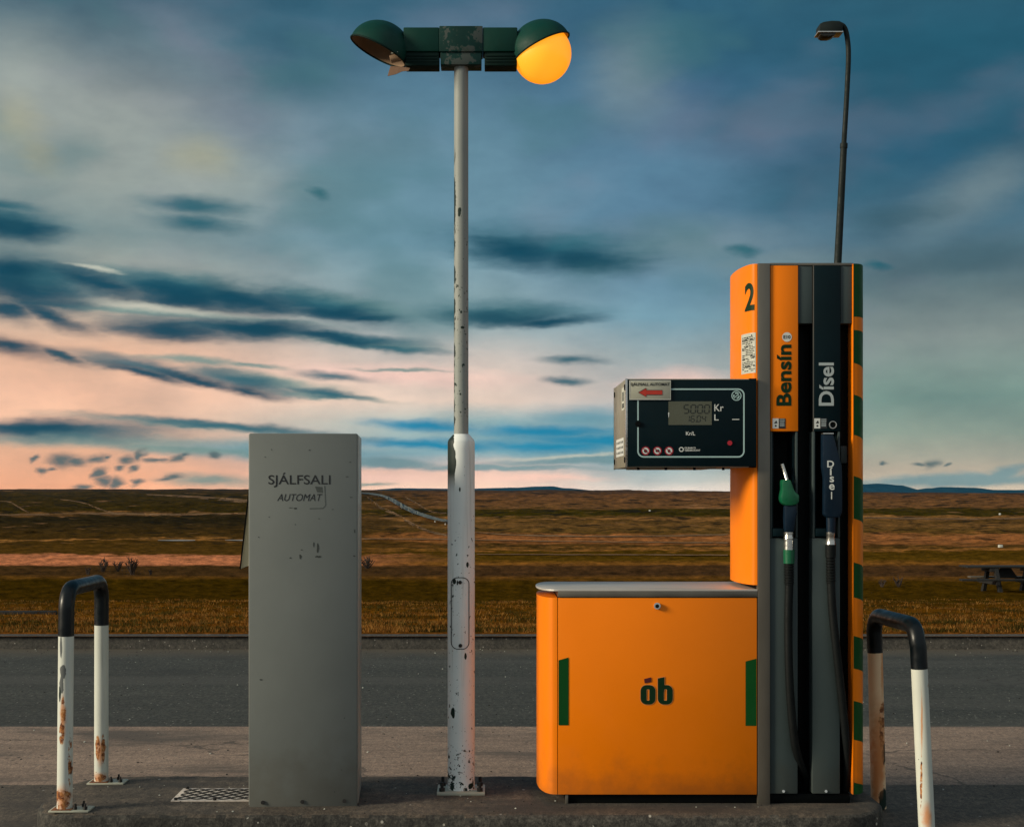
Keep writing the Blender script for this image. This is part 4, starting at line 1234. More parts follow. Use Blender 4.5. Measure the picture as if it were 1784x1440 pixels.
b = MB(); b.tube(bez([P(1374.8, 1015, NY), P(1373.5, 1080, NY - .005), P(1374.5, 1160, NY - .01), P(1378.5, 1235, NY - .005), P(1386, 1300, NY + .01), P(1397, 1338, 6.03), P(1403, 1352, 6.06), P(1405, 1372, 6.09)]), .0178, 18)
b.build('hose', 'black_rubber', noz)

dn = thing('fuel_nozzle', 'dark blue diesel nozzle guard hanging under the dark header', 'fuel nozzle', P(1448, 900, NY), 'nozzles with hoses on the dispenser')
b = MB()
pprism(b, z4([(598, 240), (675, 240), (700, 330), (738, 470), (742, 570), (742, 805), (724, 850), (628, 850), (607, 828), (611, 560), (598, 480)]), NY - .024, NY + .018, .004)
gd = b.build('nozzle_guard', 'navy_guard', dn)
b = MB(); b.box(X(1431.5, NY), X(1450, NY), NY - .026, NY + .01, Z(756.6, NY), Z(754.2, NY), .0008); b.build('guard_clip', 'bright_steel', gd)
b = MB()
for ch, (xa, ya, xb, yb) in zip('Dísel', ((640, 432, 690, 482), (658, 484, 680, 540), (658, 548, 690, 592), (654, 604, 694, 648), (668, 662, 676, 716))):
    put_text(b, ch, (xa / 4.233 + 1290, ya / 4.233 + 700, xb / 4.233 + 1290, yb / 4.233 + 700), NY - .0252, bold=.02)
b.build('writing', 'white_film', gd)
b = MB(); b.tube([P(1447.5, 898, NY), P(1447.5, 928, NY)], [.021, .0185], 18); b.build('handle', 'navy_guard', dn)
b = MB(); b.tube([P(1447, 926.5, NY), P(1447, 933, NY), P(1447, 934, NY), P(1447, 946, NY), P(1447, 948, NY)], [.0185, .0185, .0175, .020, .022], 20); b.build('swivel', 'bright_steel', dn)
b = MB(); b.tube([P(1447, 948, NY), P(1447, 970, NY)], [.0225, .0225], 20); ribbed(b, 1447, 970, 1447.5, 1015, .021, 9); b.build('strain_relief', 'black_rubber', dn)
b = MB(); b.tube(bez([P(1447.5, 1012, NY), P(1450, 1060, NY - .005), P(1456, 1120, NY - .01), P(1464, 1190, NY), P(1471, 1255, 6.0), P(1475.5, 1310, 6.02), P(1476, 1350, 6.04), P(1474, 1375, 6.06)]), .0178, 18)
b.build('hose', 'black_rubber', dn)

# ---------- payment kiosk, seen from behind
KD = 5.97
kx0, kx1 = X(436, KD), X(622.5, KD)
kz1 = Z(755, KD)
kio = thing('payment_kiosk', 'tall plain grey metal self service cabinet standing on the island', 'payment kiosk', (kx1, KD, ISL), rz=R(3.2))
b = MB(); b.box(kx0, kx1, KD, KD + .40, ISL - .002, kz1, .004)
kb = b.build('cabinet', 'kiosk_paint', kio)
b = MB(); b.box(kx1 - .0005, kx1 + .004, KD + .008, KD + .39, ISL + .01, kz1 - .006, .001); b.build('side_cover', 'kiosk_edge', kb)
b = MB(); b.box(kx0 - .003, kx0 + .0015, KD + .001, KD + .39, ISL + .01, kz1 - .004, .0008); b.build('side_door', 'kiosk_edge', kb)
b = MB(); put_text(b, 'SJÁLFSALI', (468.5, 823, 576, 848.5), KD - .0008, bold=.004, space=1.0); put_text(b, 'AUTOMAT', (483.5, 860, 562, 872.3), KD - .0008, bold=0.0, shear=.28)
b.build('writing', 'ink', kb)
# scuffs and tape ghost
b = MB()
def blot(cx, cy, rx, ry, n=12, seed=0):
    rr = random.Random(seed)
    poly(b, [(cx + rx * math.cos(2 * PI * k / n) * rr.uniform(.6, 1.15), cy + ry * math.sin(2 * PI * k / n) * rr.uniform(.6, 1.15)) for k in range(n)], KD - .0007)
for k, q in enumerate([(554, 955, 2, 9), (555, 969, 6, 2), (524, 969, 2.2, 5), (507, 971, 2, 1.2), (547, 948, 1.5, 5), (526, 957, 2, .8), (515, 885, 3, 1.6), (507, 884, 5, .6), (540, 784, 2.6, 1), (610, 805, 2.6, .8), (605, 830, 2.6, .8), (612, 866, 3, .7), (474, 783, 1, 1),
                       (463, 796, 1, 1), (580, 887, 2.4, .6), (456, 1182, 3, 1.2), (452, 935, 1.2, 1), (617, 968, 2, 1.4), (618, 925, 1.2, 4), (556, 903, 2, .6), (515, 913, 1, 1), (600, 1250, 1, 1), (583, 1378, 1, 1), (595, 1340, 1, .8), (470, 900, 1, 1)]):
    blot(*q, seed=k)
b.build('scuff_marks', 'smudge', kb)
mat('tape_ghost', (.06, .07, .066, 1), .6, var=.2, vscale=20)
b = MB()
stroke_path(b, [(566, 846), (567.5, 880), (563, 885), (540, 885.5)], 1.6, KD - .0006)
poly(b, [(549, 847), (562, 848), (563, 858), (553, 857)], KD - .0004); b.build('tape_ghost', 'tape_ghost', kb)
for px, py in ((459, 1395), (527, 1394.5), (600, 1394)):
    b = MB(); b.tube([P(px, py, KD + .001), P(px, py, KD - .006)], .0085, 10); b.build('bolt', 'rusty_bolt', kb)
# rain hood over the screen on the left face
hz1, hz0 = Z(838, 6.0), Z(990, 6.0)
hx = kx0 - (.0)
hxo = X(420, 6.0) - .002
b = MB()
def hood(mb, t0, t1, ya, yb):
    mb.prism([(hx - .004 - t0 * 0, hz1), (hxo - t0, hz0), (hxo - t1, hz0 - .002), (hx - .004 - t1 * .0 + .004, hz1 - .03)], 'y', ya, yb, .0)
hood(b, 0, -.006, KD + .035, KD + .35)
hd = b.build('screen_hood', 'black_plastic', kio)
b = MB(); b.prism([(hx - .0035, Z(868, 6.0)), (hxo + .0085, hz0 + .003), (hx - .0035, Z(984, 6.0))], 'y', KD + .045, KD + .050, 0); b.build('hood_side', 'hood_inside', hd)
b = MB(); b.prism([(hx - .003, hz1 - .035), (hxo + .0065, hz0 + .001), (hxo + .0085, hz0 + .001), (hx - .001, hz1 - .045)], 'y', KD + .037, KD + .33, 0); b.build('hood_lining', 'hood_inside', hd)

# ---------- tread plate
tp = thing('tread_plate', 'bright metal tread plate lying flat beside the grey cabinet', 'tread plate', (-1.2, 6.17, ISL))
b = MB(); b.box(X(297, 6.04), kx0 + .02, 6.045, 6.295, ISL, ISL + .006, .001); pl = b.build('plate', 'worn_steel', tp)
b = MB()
xx0, xx1 = X(297, 6.04) + .02, kx0 + .01
nx, ny = 12, 7
for i in range(nx):
    for j in range(ny):
        cx = xx0 + (i + .5) / nx * (xx1 - xx0); cy = 6.058 + (j + .5) / ny * .225
        a = R(35 if (i + j) % 2 else -35)
        lx, wy = .019, .006
        pts = []
        for (u, v) in ((-lx, 0), (-lx * .5, -wy), (lx * .5, -wy), (lx, 0), (lx * .5, wy), (-lx * .5, wy)):
            pts.append((cx + u * math.cos(a) - v * math.sin(a), cy + u * math.sin(a) + v * math.cos(a)))
        b.prism(pts, 'z', ISL + .0055, ISL + .0085)
b.build('tread_bars', 'rusty_bolt', pl)
for (cx, cy) in ((X(297, 6.04) + .02, 6.055), (X(297, 6.04) + .02, 6.285), (-1.2, 6.053)):
    b = MB(); b.tube([Vector((cx, cy, ISL)), Vector((cx, cy, ISL + .016))], .008, 8); b.build('bolt', 'rusty_bolt', pl)

# ---------- twin-headed lamp post
LD = 6.25
lx = X(803.5, LD)
zb = Z(1378, LD)
lamp = thing('lamp_post', 'chipped white lamp post with a twin green lamp head beside the pump', 'lamp post', (lx, LD, ISL))
painted_post('pole_paint', (.74, .78, .77, 1), [.24, .21, .15, .13, .17, .13, .10, .09, .15, .15, .08, .0], [0, .12, .3, .6, .95, 1.15, 1.4, 1.6, 1.75, 2.3, 2.8, 3.3], edge_chip=True,
    rust=[(-.035, .365, .010, .026, 'chip'), (.045, .035, .012, .014, 'chip'), (-.008, 2.62, .008, .022, 'chip'), (-.004, 2.63, .006, .012, 'chip'), (.006, 2.10, .010, .006, 'chip'), (-.03, .955, .008, .013, 'chip'), (-.016, .95, .004, .010, 'chip'),
          (.03, 1.03, .006, .013, 'chip'), (-.005, 1.37, .004, .011, 'chip'), (.02, .62, .006, .016, 'chip')])
painted_post('upper_pole_paint', (.27, .29, .275, 1), [.13, .175, .18, .10, .03], [1.6, 1.75, 2.3, 2.8, 3.3], edge_chip=True,
    rust=[(-.008, 2.62, .008, .022, 'chip'), (-.004, 2.63, .006, .012, 'chip'), (.006, 2.10, .010, .006, 'chip'), (.0, 2.17, .005, .007, 'chip'), (-.004, 1.80, .004, .006, 'chip')])
rl, ru = .0615, .0330
zs0, zs1 = Z(770, LD), Z(756, LD)
b = MB()
b.tube([(lx, LD, ISL + .015), (lx, LD, zs0 - .03), (lx, LD, zs0), (lx, LD, zs0 + .012), (lx, LD, zs1 - .004), (lx, LD, zs1)], [rl, rl, rl, rl * .93, ru * 1.18, ru * 1.03], 48)
lo = b.build('lower_pole', 'pole_paint', lamp)
b = MB(); b.tube([(lx, LD, zs1 - .01), (lx, LD, Z(112, LD))], [ru, ru * .97], 40); b.build('upper_pole', 'upper_pole_paint', lamp)
# access hatch on the curved face
def cyl_pt(px, py, lift):
    """point on the lower pole at the horizontal pixel px"""
    xx = max(-.999, min(.999, (X(px, LD) - lx) / rl))
    a = math.asin(xx)
    return Vector((lx + (rl + lift) * math.sin(a), LD - (rl + lift) * math.cos(a), Z(py, LD - rl)))
def hatch_outline(gx, gy, r):
    o = []
    for (cx, cy, a0) in ((817 - r, 1006 + r, -90), (817 - r, 1130 - r, 0), (787 + r, 1130 - r, 90), (787 + r, 1006 + r, 180)):
        for k in range(9):
            a = R(a0 + 90 * k / 8); o.append((cx + (r + gx) * math.cos(a), cy + (r + gy) * math.sin(a)))
    return o
b = MB()
o1 = hatch_outline(.9, .9, 11); o2 = hatch_outline(-.5, -.5, 11); n = len(o1)
b.faces([cyl_pt(a, c, .0010) for a, c in o1] + [cyl_pt(a, c, .0010) for a, c in o2], [(k, (k + 1) % n, n + (k + 1) % n, n + k) for k in range(n)])
hatch = b.build('hatch_seam', 'rusty_bolt', lo)
for (px, py) in ((802, 1014), (802.5, 1124)):
    b = MB(); c_ = cyl_pt(px, py, 0); b.tube([c_, c_ + Vector((0, -.004, 0))], .0085, 12); b.build('hatch_screw', 'rusty_bolt', lo)
b = MB(); b.box(lx - .108, lx + .108, LD - .085, LD + .085, ISL, ISL + .015, .003); bp = b.build('base_plate', 'sign_plate', lamp)
for sx in (-1, 1):
    for sy in (-1, 1):
        b = MB()
        c_ = Vector((lx + sx * .085, LD + sy * .06, ISL + .013))
        b.tube([c_, c_ + Vector((0, 0, .016))], .015, 6); b.tube([c_, c_ + Vector((0, 0, .042))], .0075, 10)
        b.build('anchor_bolt', 'rusty_bolt', bp)
# head
hy = LD
def LX(px): return X(px, LD)
def LZ(py): return Z(py, LD)
b = MB()
b.box(LX(766), LX(841), hy - .058, hy + .062, LZ(97), LZ(52.5), .004)
b.box(LX(768), LX(839), hy - .050, hy + .050, LZ(118.5), LZ(97), .003)
brk = b.build('centre_bracket', 'bracket_paint', lamp)
b = MB(); b.tube([(lx, hy, LZ(118)), (lx, hy, LZ(97))], .042, 20); b.build('pole_socket', 'brushed_steel', brk)
for sx, (xa, xb) in ((-1, (704, 765.9)), (1, (841.2, 901))):
    b = MB()
    b.box(LX(xa), LX(xb), hy - .055, hy + .055, LZ(96.5), LZ(54.5), .005)
    arm = b.build('arm', 'lamp_green', lamp)
    b = MB()
    b.box(LX(xa + 3), LX(xb - .5), hy - .048, hy + .048, LZ(120), LZ(97), .003)
    for k in range(3): b.box(LX(xa + 4), LX(xb - 3), hy - .0515, hy + .0515, LZ(104 + k * 5), LZ(101.5 + k * 5), .0005)
    b.build('arm_skirt', 'lamp_dark_green', arm)
def dome(cx, cz, r, axis, off, th=.004, n1=22, n2=48, skirt=.0):
    """spherical cap on the far side of a plane whose outward normal is -axis"""
    mb = MB()
    ax = Vector(axis).normalized()
    e1 = Vector((0, 1, 0)); e2 = ax.cross(e1).normalized()
    amax = PI / 2 + off
    vs = []; fs = []
    for sh in (0, 1):
        rr = r - th * sh
        for i in range(n1 + 1):
            a = amax * i / n1
            for k in range(n2):
                p_ = 2 * PI * k / n2
                vs.append(Vector((cx, LD, cz)) + ax * (rr * math.cos(a)) + (e1 * math.cos(p_) + e2 * math.sin(p_)) * rr * math.sin(a))
    N = (n1 + 1) * n2
    outer = []; inner = []
    for i in range(n1):
        for k in range(n2):
            a0, a1, a2, a3 = i * n2 + k, i * n2 + (k + 1) % n2, (i + 1) * n2 + (k + 1) % n2, (i + 1) * n2 + k
            outer.append((a0, a3, a2, a1)); inner.append((N + a0, N + a1, N + a2, N + a3))
    for k in range(n2):
        a0, a1 = n1 * n2 + k, n1 * n2 + (k + 1) % n2
        outer.append((a0, N + a0, N + a1, a1))
    bb = bmesh.new(); bv = [bb.verts.new(v) for v in vs]
    for f in outer + inner:
        try:
            ff = bb.faces.new([bv[i] for i in f]); ff.smooth = True; ff.material_index = 0 if f in () else 0
        except ValueError: pass
    bb.faces.ensure_lookup_table()
    for i, f in enumerate(bb.faces):
        f.material_index = 1 if i >= len(outer) else 0
    bmesh.ops.remove_doubles(bb, verts=bb.verts, dist=1e-5)
    me = bpy.data.meshes.new('t'); bb.to_mesh(me); bb.free(); mb.bm.from_mesh(me); bpy.data.meshes.remove(me)
    return mb
tilt = R(26)
axL = (-math.sin(tilt) * -1, 0, math.cos(tilt))   # left cap opens down-left
axL = (math.sin(tilt), .34, math.cos(tilt))
rs = 53 / F * LD
cxL, czL = LX(662.5), LZ(83.5)
cxR, czR = LX(942), LZ(82)
dl = dome(cxL, czL, rs, axL, R(9)).build('lamp_cap', ['lamp_green', 'reflector_inside'], lamp)
dr = dome(cxR, czR, rs, (-math.sin(tilt), .34, math.cos(tilt)), R(4)).build('lamp_cap', ['lamp_green', 'reflector_inside'], lamp)
def rim(parent, cx, cz, ax, off, r):
    ax = Vector(ax).normalized(); e1 = Vector((0, 1, 0)); e2 = ax.cross(e1).normalized()
    am = PI / 2 + off
    pts = [Vector((cx, LD, cz)) + ax * r * math.cos(am) + (e1 * math.cos(q) + e2 * math.sin(q)) * r * math.sin(am) for q in [2 * PI * k / 48 for k in range(49)]]
    b = MB(); b.tube(pts, .0042, 8, cap=False); b.build('cap_rim', 'lamp_dark_green', parent)
rim(dl, cxL, czL, axL, R(9), rs); rim(dr, cxR, czR, (-math.sin(tilt), .34, math.cos(tilt)), R(4), rs)
# lit globe
b = MB()
bb = bmesh.new(); bmesh.ops.create_uvsphere(bb, u_segments=40, v_segments=24, radius=rs * .96)
for v in bb.verts: v.co = Vector((cxR + .007, LD, czR - .032)) + v.co
# keep the part below the cap plane
axR = Vector((-math.sin(tilt), .34, math.cos(tilt)))
bmesh.ops.bisect_plane(bb, geom=bb.verts[:] + bb.edges[:] + bb.faces[:], plane_co=Vector((cxR, LD, czR)), plane_no=axR, clear_outer=True)
b._merge(bb, 0, True)
tag(b.build('globe', 'lit_globe', lamp), 'glowing amber globe')
# broken shards left in the empty cap, and the lamp holder
b = MB()
b.prism([(LX(676), LZ(136)), (LX(681), LZ(119)), (LX(700), LZ(120)), (LX(715), LZ(122)), (LX(712), LZ(127)), (LX(701), LZ(128)), (LX(690), LZ(133))], 'y', LD - .03, LD - .026)
tag(b.build('globe_shard', 'globe_shard', dl), 'broken remnant of the missing globe')
b = MB(); b.prism([(LX(684), LZ(106)), (LX(688), LZ(94)), (LX(696), LZ(103))], 'y', LD - .10, LD - .096); b.build('globe_shard', 'sticker_paper', dl)
b = MB(); b.tube([Vector((LX(700), LD, LZ(98))), Vector((LX(680), LD, LZ(104)))], [.02, .017], 14); b.build('lamp_holder', 'reflector_inside', dl)

# ---------- barriers
painted_post('barrier_front_left', (.62, .64, .58, 1), [.15, .10, .06, .05, .04, .02], [0, .12, .25, .4, .6, .9],
    rust=[(.0, .055, .034, .062, 'wash'), (.0, .045, .030, .050, 'rust'), (-.002, .072, .034, .022, 'rust'), (.002, .40, .013, .10, 'wash'), (.004, .42, .010, .075, 'rust'), (-.004, .33, .012, .05, 'rust'),
          (.004, .595, .014, .03, 'bare'), (-.004, .54, .010, .04, 'bare'), (-.006, .70, .006, .05, 'bare'), (.028, .22, .006, .12, 'rust'), (-.012, .50, .006, .035, 'chip')])
painted_post('barrier_rear_left', (.58, .60, .54, 1), [.16, .12, .06, .04, .03, .02], [0, .12, .3, .45, .6, .9],
    rust=[(.0, .03, .034, .03, 'wash'), (.0, .03, .030, .022, 'rust'), (.004, .15, .020, .065, 'wash'), (-.008, .17, .012, .06, 'rust'), (.017, .165, .008, .07, 'rust')])
painted_post('barrier_rear_right', (.88, .62, .38, 1), [.14, .15, .12, .05, .03, .02], [0, .12, .25, .4, .6, .9],  # paler orange base offsets the pump's shade; wash mixes rust and painted bounce light
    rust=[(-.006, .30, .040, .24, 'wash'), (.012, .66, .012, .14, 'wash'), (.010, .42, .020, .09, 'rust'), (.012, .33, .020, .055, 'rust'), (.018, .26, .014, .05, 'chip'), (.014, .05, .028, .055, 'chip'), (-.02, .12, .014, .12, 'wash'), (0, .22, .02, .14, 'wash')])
painted_post('barrier_front_right', (.62, .64, .57, 1), [.05, .05, .05, .05, .03, .02], [0, .12, .25, .4, .6, .9],
    rust=[(.034, .33, .008, .09, 'rust'), (.03, .20, .006, .06, 'rust'), (-.034, .25, .004, .12, 'rust'), (-.034, .5, .004, .14, 'wash'), (.0, .66, .006, .012, 'rust'), (-.01, .1, .02, .06, 'wash')])

def barrier(label, front, rear, ztop, r, lean, zsplit, mats, plates, base_z):
    """U-shaped tube: front / rear = (x, y) at the foot; lean = x offset at the top"""
    rt = thing('tube_barrier', label, 'barrier', ((front[0] + rear[0]) / 2, (front[1] + rear[1]) / 2, base_z), 'U shaped tube barriers at the ends of the island')
    F0 = Vector((front[0], front[1], base_z)); R0 = Vector((rear[0], rear[1], base_z))
    Ft = Vector((front[0] + lean[0], front[1], ztop)); Rt = Vector((rear[0] + lean[1], rear[1], ztop))
    br = .085
    def onleg(a, t, z): k = (z - base_z) / (ztop - base_z); return a.lerp(t, k)
    for a, t, m_, zs, nm in ((F0, Ft, mats[0], zsplit[0], 'leg'), (R0, Rt, mats[1], zsplit[1], 'leg')):
        b = MB(); b.tube([onleg(a, t, base_z + .004), onleg(a, t, (base_z + zs) / 2), onleg(a, t, zs)], r, 32)
        # each leg carries its own foot as origin so the rust sits where it should
        o = b.build(nm, m_, None, org=a); o.parent = rt; o.location = a - ORG[rt.name]; ORG[o.name] = a
    path = [onleg(F0, Ft, zsplit[0] - .0005), onleg(F0, Ft, ztop - br)]
    dirv = (Rt - Ft).normalized(); up = Vector((0, 0, 1))
    c1 = Ft - up * br + dirv * br
    for k in range(1, 9):
        a = PI / 2 * k / 8
        path.append(c1 - dirv * br * math.cos(a) + up * br * math.sin(a))
    c2 = Rt - up * br - dirv * br
    for k in range(0, 9):
        a = PI / 2 * k / 8
        path.append(c2 + dirv * br * math.sin(a) + up * br * math.cos(a))
    path.append(onleg(R0, Rt, zsplit[1] - .0005))
    b = MB(); b.tube(path, r * 1.025, 32); tag(b.build('black_bend', 'black_gloss', rt), 'black wrapped upper bend')
    for a in plates:
        b = MB(); b.box(a[0] - .055, a[0] + .115, a[1] - .05, a[1] + .05, base_z, base_z + .008, .002); q = b.build('foot_plate', 'sign_plate', rt)
        b = MB(); b.box(a[0] - .045, a[0] + .04, a[1] - .045, a[1] + .045, base_z + .008, base_z + .0105, .001); b.build('rust_patch', 'rust', q)
        for k in range(3):
            b = MB(); c_ = Vector((a[0] + .052 + .022 * k, a[1] + (.03 if k % 2 else -.025), base_z + .007))
            b.tube([c_, c_ + Vector((0, 0, .014))], .009, 6); b.tube([c_, c_ + Vector((0, 0, .026))], .0045, 8); b.build('anchor_bolt', 'rusty_bolt', q)
    return rt
lf = (X(112.5, 5.89), 5.89); lr = (X(176.5, 6.44), 6.44)
barrier('leftmost U shaped tube barrier, white legs bolted on rusty plates', lf, lr, Z(1018, 5.91) - .033 + .015, .0325, (X(116, 5.89) - X(112.5, 5.89), X(177, 6.44) - X(176.5, 6.44)), (Z(1107, 5.89), Z(1088, 6.44)),
        ('barrier_front_left', 'barrier_rear_left'), (lf, lr), ISL)
rf = (X(1615.5, 5.93), 5.93); rrr = (X(1531, 6.47), 6.47)
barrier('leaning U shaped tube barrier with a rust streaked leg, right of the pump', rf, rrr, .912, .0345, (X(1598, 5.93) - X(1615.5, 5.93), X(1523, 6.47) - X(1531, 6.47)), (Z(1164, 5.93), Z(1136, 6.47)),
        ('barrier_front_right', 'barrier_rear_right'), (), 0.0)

# ---------- distant street lamp
SD = 24.0
sb = Vector((X(1427, SD), SD, terrain_z(X(1427, SD), SD)))
sl = thing('street_lamp', 'tall dark curved street lamp rising far behind the pump', 'street lamp', sb)
b = MB(); b.tube([sb - Vector((0, 0, .2)), P(1459.5, 458, SD), P(1470, 256, SD)], [.09, .066, .057], 16); b.build('pole', 'grey_pole', sl)
b = MB(); b.tube([P(1469.9, 258, SD), P(1470.3, 250, SD)], .066, 16)
b.tube(bez([P(1470.2, 252, SD), P(1473.4, 199, SD), P(1475.9, 154, SD), P(1478.2, 100, SD), P(1476.6, 70, SD), P(1472, 50, SD), P(1464, 43, SD), P(1456, 44, SD)], 6), .044, 14)
b.build('curved_arm', 'grey_pole', sl)
b = MB(); b.prism([(X(a, SD), Z(c, SD)) for a, c in ((1424, 60), (1425, 46), (1432, 42.5), (1446, 40.5), (1460, 41), (1465, 45), (1465, 58), (1450, 62))], 'y', SD - .14, SD + .14, .02)
hd = b.build('lamp_head', 'grey_pole', sl)
b = MB(); b.box(X(1421.5, SD), X(1465.5, SD), SD - .15, SD + .15, Z(61.5, SD), Z(59, SD), .008); b.build('head_rim', 'bright_steel', hd)
b = MB(); b.prism([(X(a, SD), Z(c, SD)) for a, c in ((1426, 61), (1455, 61), (1450, 66), (1443, 68), (1432, 68), (1427, 65))], 'y', SD - .12, SD + .12, .015); b.build('lens', 'far_lens', hd)

# ---------- picnic table
PD = 39.0
h_ = hit(1740, 1030)
PD = h_.y
gz = h_.z
px0, px1 = X(1678, PD), X(1678, PD) + 2.15
zT = Z(985, PD)
pt = thing('picnic_table', 'dark weathered picnic table on the grass at the right edge', 'picnic table', ((px0 + px1) / 2, PD, gz))
b = MB()
for k in range(5): b.box(px0, px1, PD - .38 + k * .155, PD - .38 + k * .155 + .14, zT - .045, zT, .004)
b.build('tabletop', 'dark_wood', pt)
sx0 = X(1672, PD - .6); zS = Z(1008, PD - .6)
for sgn in (-1, 1):
    b = MB()
    for k in range(2): b.box(sx0 if sgn < 0 else X(1688, PD + .7), px1 + .1, PD + sgn * .68 - .14 + k * .145, PD + sgn * .68 - .14 + k * .145 + .135, zS - .05, zS, .004)
    b.build('bench_seat', 'dark_wood' if sgn < 0 else 'far_bench_wood', pt)
for xx in (X(1722, PD), X(1790, PD)):
    b = MB()
    b.prism([(PD - .80, zS - .06), (PD + .80, zS - .06), (PD + .80, zS - .17), (PD - .80, zS - .17)], 'x', xx - .05, xx + .05)
    b.build('cross_beam', 'dark_wood', pt)
    for sgn in (-1, 1):
        b = MB(); b.prism([(PD + sgn * .22, zT - .045), (PD + sgn * .36, zT - .045), (PD + sgn * .80, gz - .08), (PD + sgn * .62, gz - .08)], 'x', xx + .052, xx + .15)
        b.build('leg', 'dark_wood', pt)
    b = MB(); b.box(xx - .08, xx + .18, PD - .36, PD + .36, zT - .16, zT - .047, .004); b.build('cleat', 'dark_wood', pt)
xm = X(1752, PD)
b = MB(); b.prism([(xm - .13, zT - .05), (xm + .13, zT - .05), (xm + .36, zS - .02), (xm - .36, zS - .02)], 'y', PD - .04, PD + .04); b.build('centre_brace', 'dark_wood', pt)

# ---------- bare shrubs
def shrub(px, py, hpx, label, seed, n=9, group=None, spread=.45):
    h0 = hit(px, py)
    base = Vector((h0.x, h0.y, tz(h0.x, h0.y) - .03))
    H = hpx / F * base.y
    t = thing('bare_shrub', label, 'shrub', base, group)
    rr = random.Random(seed)
    b = MB()
    for k in range(n):
        a = rr.uniform(0, 2 * PI); hh = H * rr.uniform(.5, 1.0) * (1.0 if k else 1.05)
        tip = base + Vector((math.cos(a) * spread * H * rr.uniform(.2, 1), math.sin(a) * spread * H * .6, hh))
        mid = base.lerp(tip, .5) + Vector((rr.uniform(-.1, .1) * H, 0, 0))
        w = max(.012, .0005 * base.y)
        b.tube([base + Vector((rr.uniform(-.06, .06) * H, 0, 0)), mid, tip], [w, w * .75, w * .35], 5)
        for j in range(3):
            s0 = mid.lerp(tip, rr.uniform(0, .7)); dl_ = Vector((rr.uniform(-.22, .22) * H, rr.uniform(-.1, .1) * H, rr.uniform(.08, .25) * H))
            b.tube([s0, s0 + dl_], [w * .6, w * .25], 4)
    b.build('branches', 'twig_bark', t)
    b = MB()
    # remaining small leaves
    for k in range(70):
        q = base + Vector((rr.gauss(0, .28) * H, rr.gauss(0, .15) * H, abs(rr.gauss(.25, .25)) * H))
        s_ = rr.uniform(.014, .030) * H
        a = rr.uniform(0, PI)
        u = Vector((math.cos(a), rr.uniform(-.5, .5), math.sin(a))) * s_; v = Vector((-math.sin(a), rr.uniform(-.5, .5), math.cos(a))) * s_ * .6
        b.faces([q - u, q - v, q + u, q + v], [(0, 1, 2, 3)])
    b.build('leaves', 'twig_bark', t)
G1 = 'bare shrubs behind the left barrier'
shrub(154, 1001, 16, 'lowest bare shrub of the left row, leftmost', 1, 6, G1)
shrub(180, 996, 27, 'forked bare shrub just right of the left barrier top', 2, 9, G1, .4)
shrub(206, 995, 21, 'short bare shrub in the middle of the left row', 3, 7, G1)
shrub(230, 1001, 36, 'tallest bare shrub of the left row with a bushy foot', 4, 11, G1, .35)
shrub(262, 1001, 11, 'tiny bare shrub at the right end of the left row', 5, 5, G1)
shrub(640, 990, 24, 'leafy brown shrub close behind the grey cabinet', 6, 12, None, .6)
shrub(1537, 1022, 19, 'thin bare shrub right beside the pump', 7, 6, 'bare shrubs right of the pump')
shrub(1566, 1022, 21, 'bare shrub between the pump and the picnic table', 8, 8, 'bare shrubs right of the pump', .6)

# ---------- far markers
def marker(px, py, hpx, wpx, label, m_='white_plastic', cat='marker post', name='marker_post'):
    h0 = hit(px, py)
    if h0 is None: return
    s_ = h0.y / F
    base = Vector((h0.x, h0.y, tz(h0.x, h0.y)))
    b = MB(); b.box(base.x - wpx * s_ / 2, base.x + wpx * s_ / 2, base.y - wpx * s_ / 2, base.y + wpx * s_ / 2, base.z - .1, base.z + hpx * s_, wpx * s_ * .15)
    o = b.build(name, m_, None, org=base)
    tag(o, label, cat)
marker(758, 909.5, 3.0, 2.6, 'small white marker beside the far road, higher of the two')
marker(776, 914, 2.8, 2.2, 'small white marker beside the far road, hard against the lamp post')
marker(1742, 896.5, 3.0, 3.0, 'tiny white block on the far grass above the picnic table')
marker(1743, 953, 4.5, 7, 'low pale block on the grass behind the picnic table', 'sticker_paper')
marker(1132, 890, 2, 3, 'tiny pale block on the moor left of the display head')

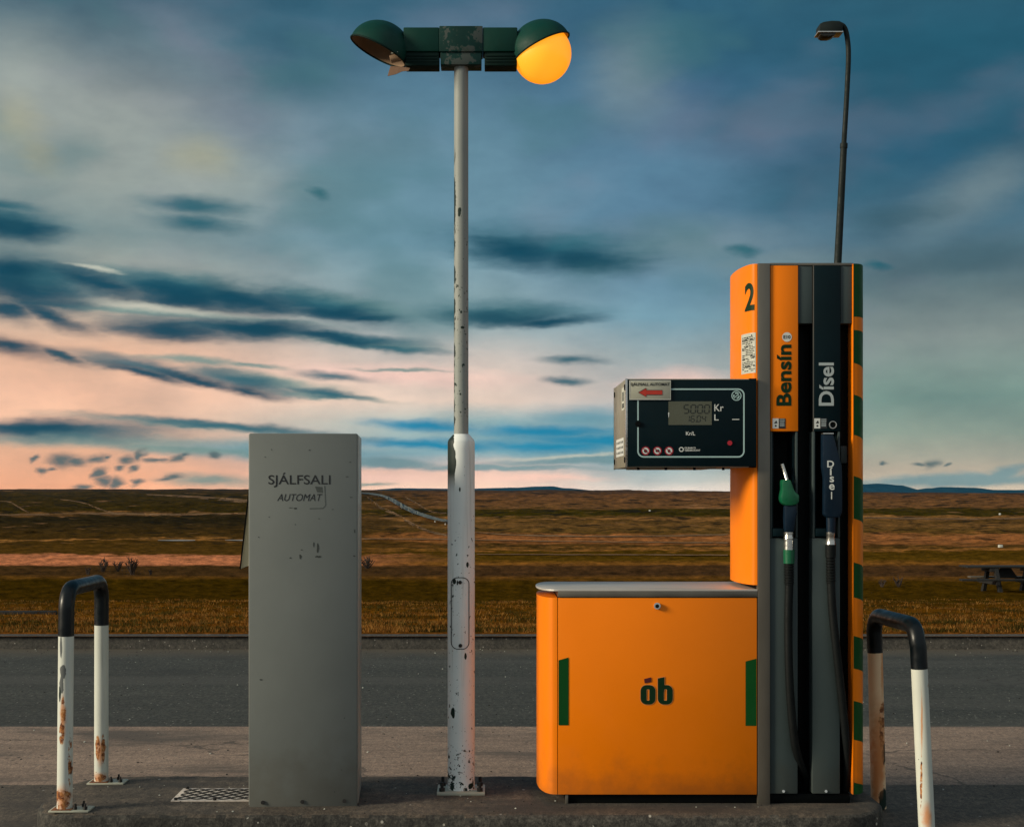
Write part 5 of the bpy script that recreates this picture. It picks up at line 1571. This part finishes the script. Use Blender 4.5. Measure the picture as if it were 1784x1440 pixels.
# ---------- timber edging at far left
h1 = hit(-60, 1070); h2 = hit(98, 1070)
b = MB()
b.box(X(-120, h2.y), X(98, h2.y), h2.y - .06, h2.y + .06, h2.z - .06, h2.z + .055, .012)
e_ = b.build('timber_edging', 'dark_wood', None, org=(X(98, h2.y), h2.y, h2.z)); tag(e_, 'dark low timber lying in the grass at the left edge', 'timber')
b = MB(); b.box(X(-120, h2.y), X(22, h2.y), h2.y - .12, h2.y - .09, h2.z - .07, h2.z - .012, .004)
tag(b.build('pipe_end', 'sign_plate', None, org=(X(22, h2.y), h2.y - .1, h2.z)), 'pale metal strip lying before the timber at the left edge', 'metal strip')

# ---------- loose stones on the paving
def pebbles():
    rr = random.Random(21)
    b = MB()
    for k in range(900):
        if k < 170: x_, y_, z_ = rr.uniform(-1.9, 1.6), rr.uniform(5.83, 6.55), ISL
        elif k > 620: x_, y_, z_ = rr.uniform(-6, 6), 12.97 - abs(rr.gauss(0, .12)), -.004
        elif k < 300: x_, y_, z_ = rr.uniform(-3.2, 3.6), rr.uniform(6.7, 8.6), 0
        else: x_, y_, z_ = rr.uniform(-6, 6), rr.uniform(8.8, 12.9), -.004
        s_ = rr.uniform(.0015, .0045) * (1 if k < 170 else 1.5)
        bb = bmesh.new(); bmesh.ops.create_icosphere(bb, subdivisions=1, radius=s_)
        for v in bb.verts: v.co = Vector((v.co.x * rr.uniform(.8, 1.4), v.co.y, v.co.z * .7)) + Vector((x_, y_, z_ + s_ * .3))
        b._merge(bb, 0 if rr.random() < .8 else 1, False)
    o = b.build('gravel', ['rusty_bolt', 'sticker_paper'])
    tag(o, 'loose grit scattered over the paving', kind='stuff')
pebbles()

# ---------- far air
def haze():
    m = bpy.data.materials.new('air'); m.use_nodes = True
    T = NT(m.node_tree); T.n.clear()
    v = T.node('ShaderNodeVolumePrincipled'); v.inputs['Color'].default_value = (.06, .32, .60, 1); v.inputs['Density'].default_value = HAZE
    o = T.node('ShaderNodeOutputMaterial'); T.l.new(v.outputs[0], o.inputs['Volume'])
    MATS['air'] = m
    b = MB(); b.box(-16000, 16000, -60, 17000, -160, 420)
    tag(b.build('haze', 'air'), 'thin bluish evening air over the moor', kind='stuff')
HAZE = 1.7e-5
haze()
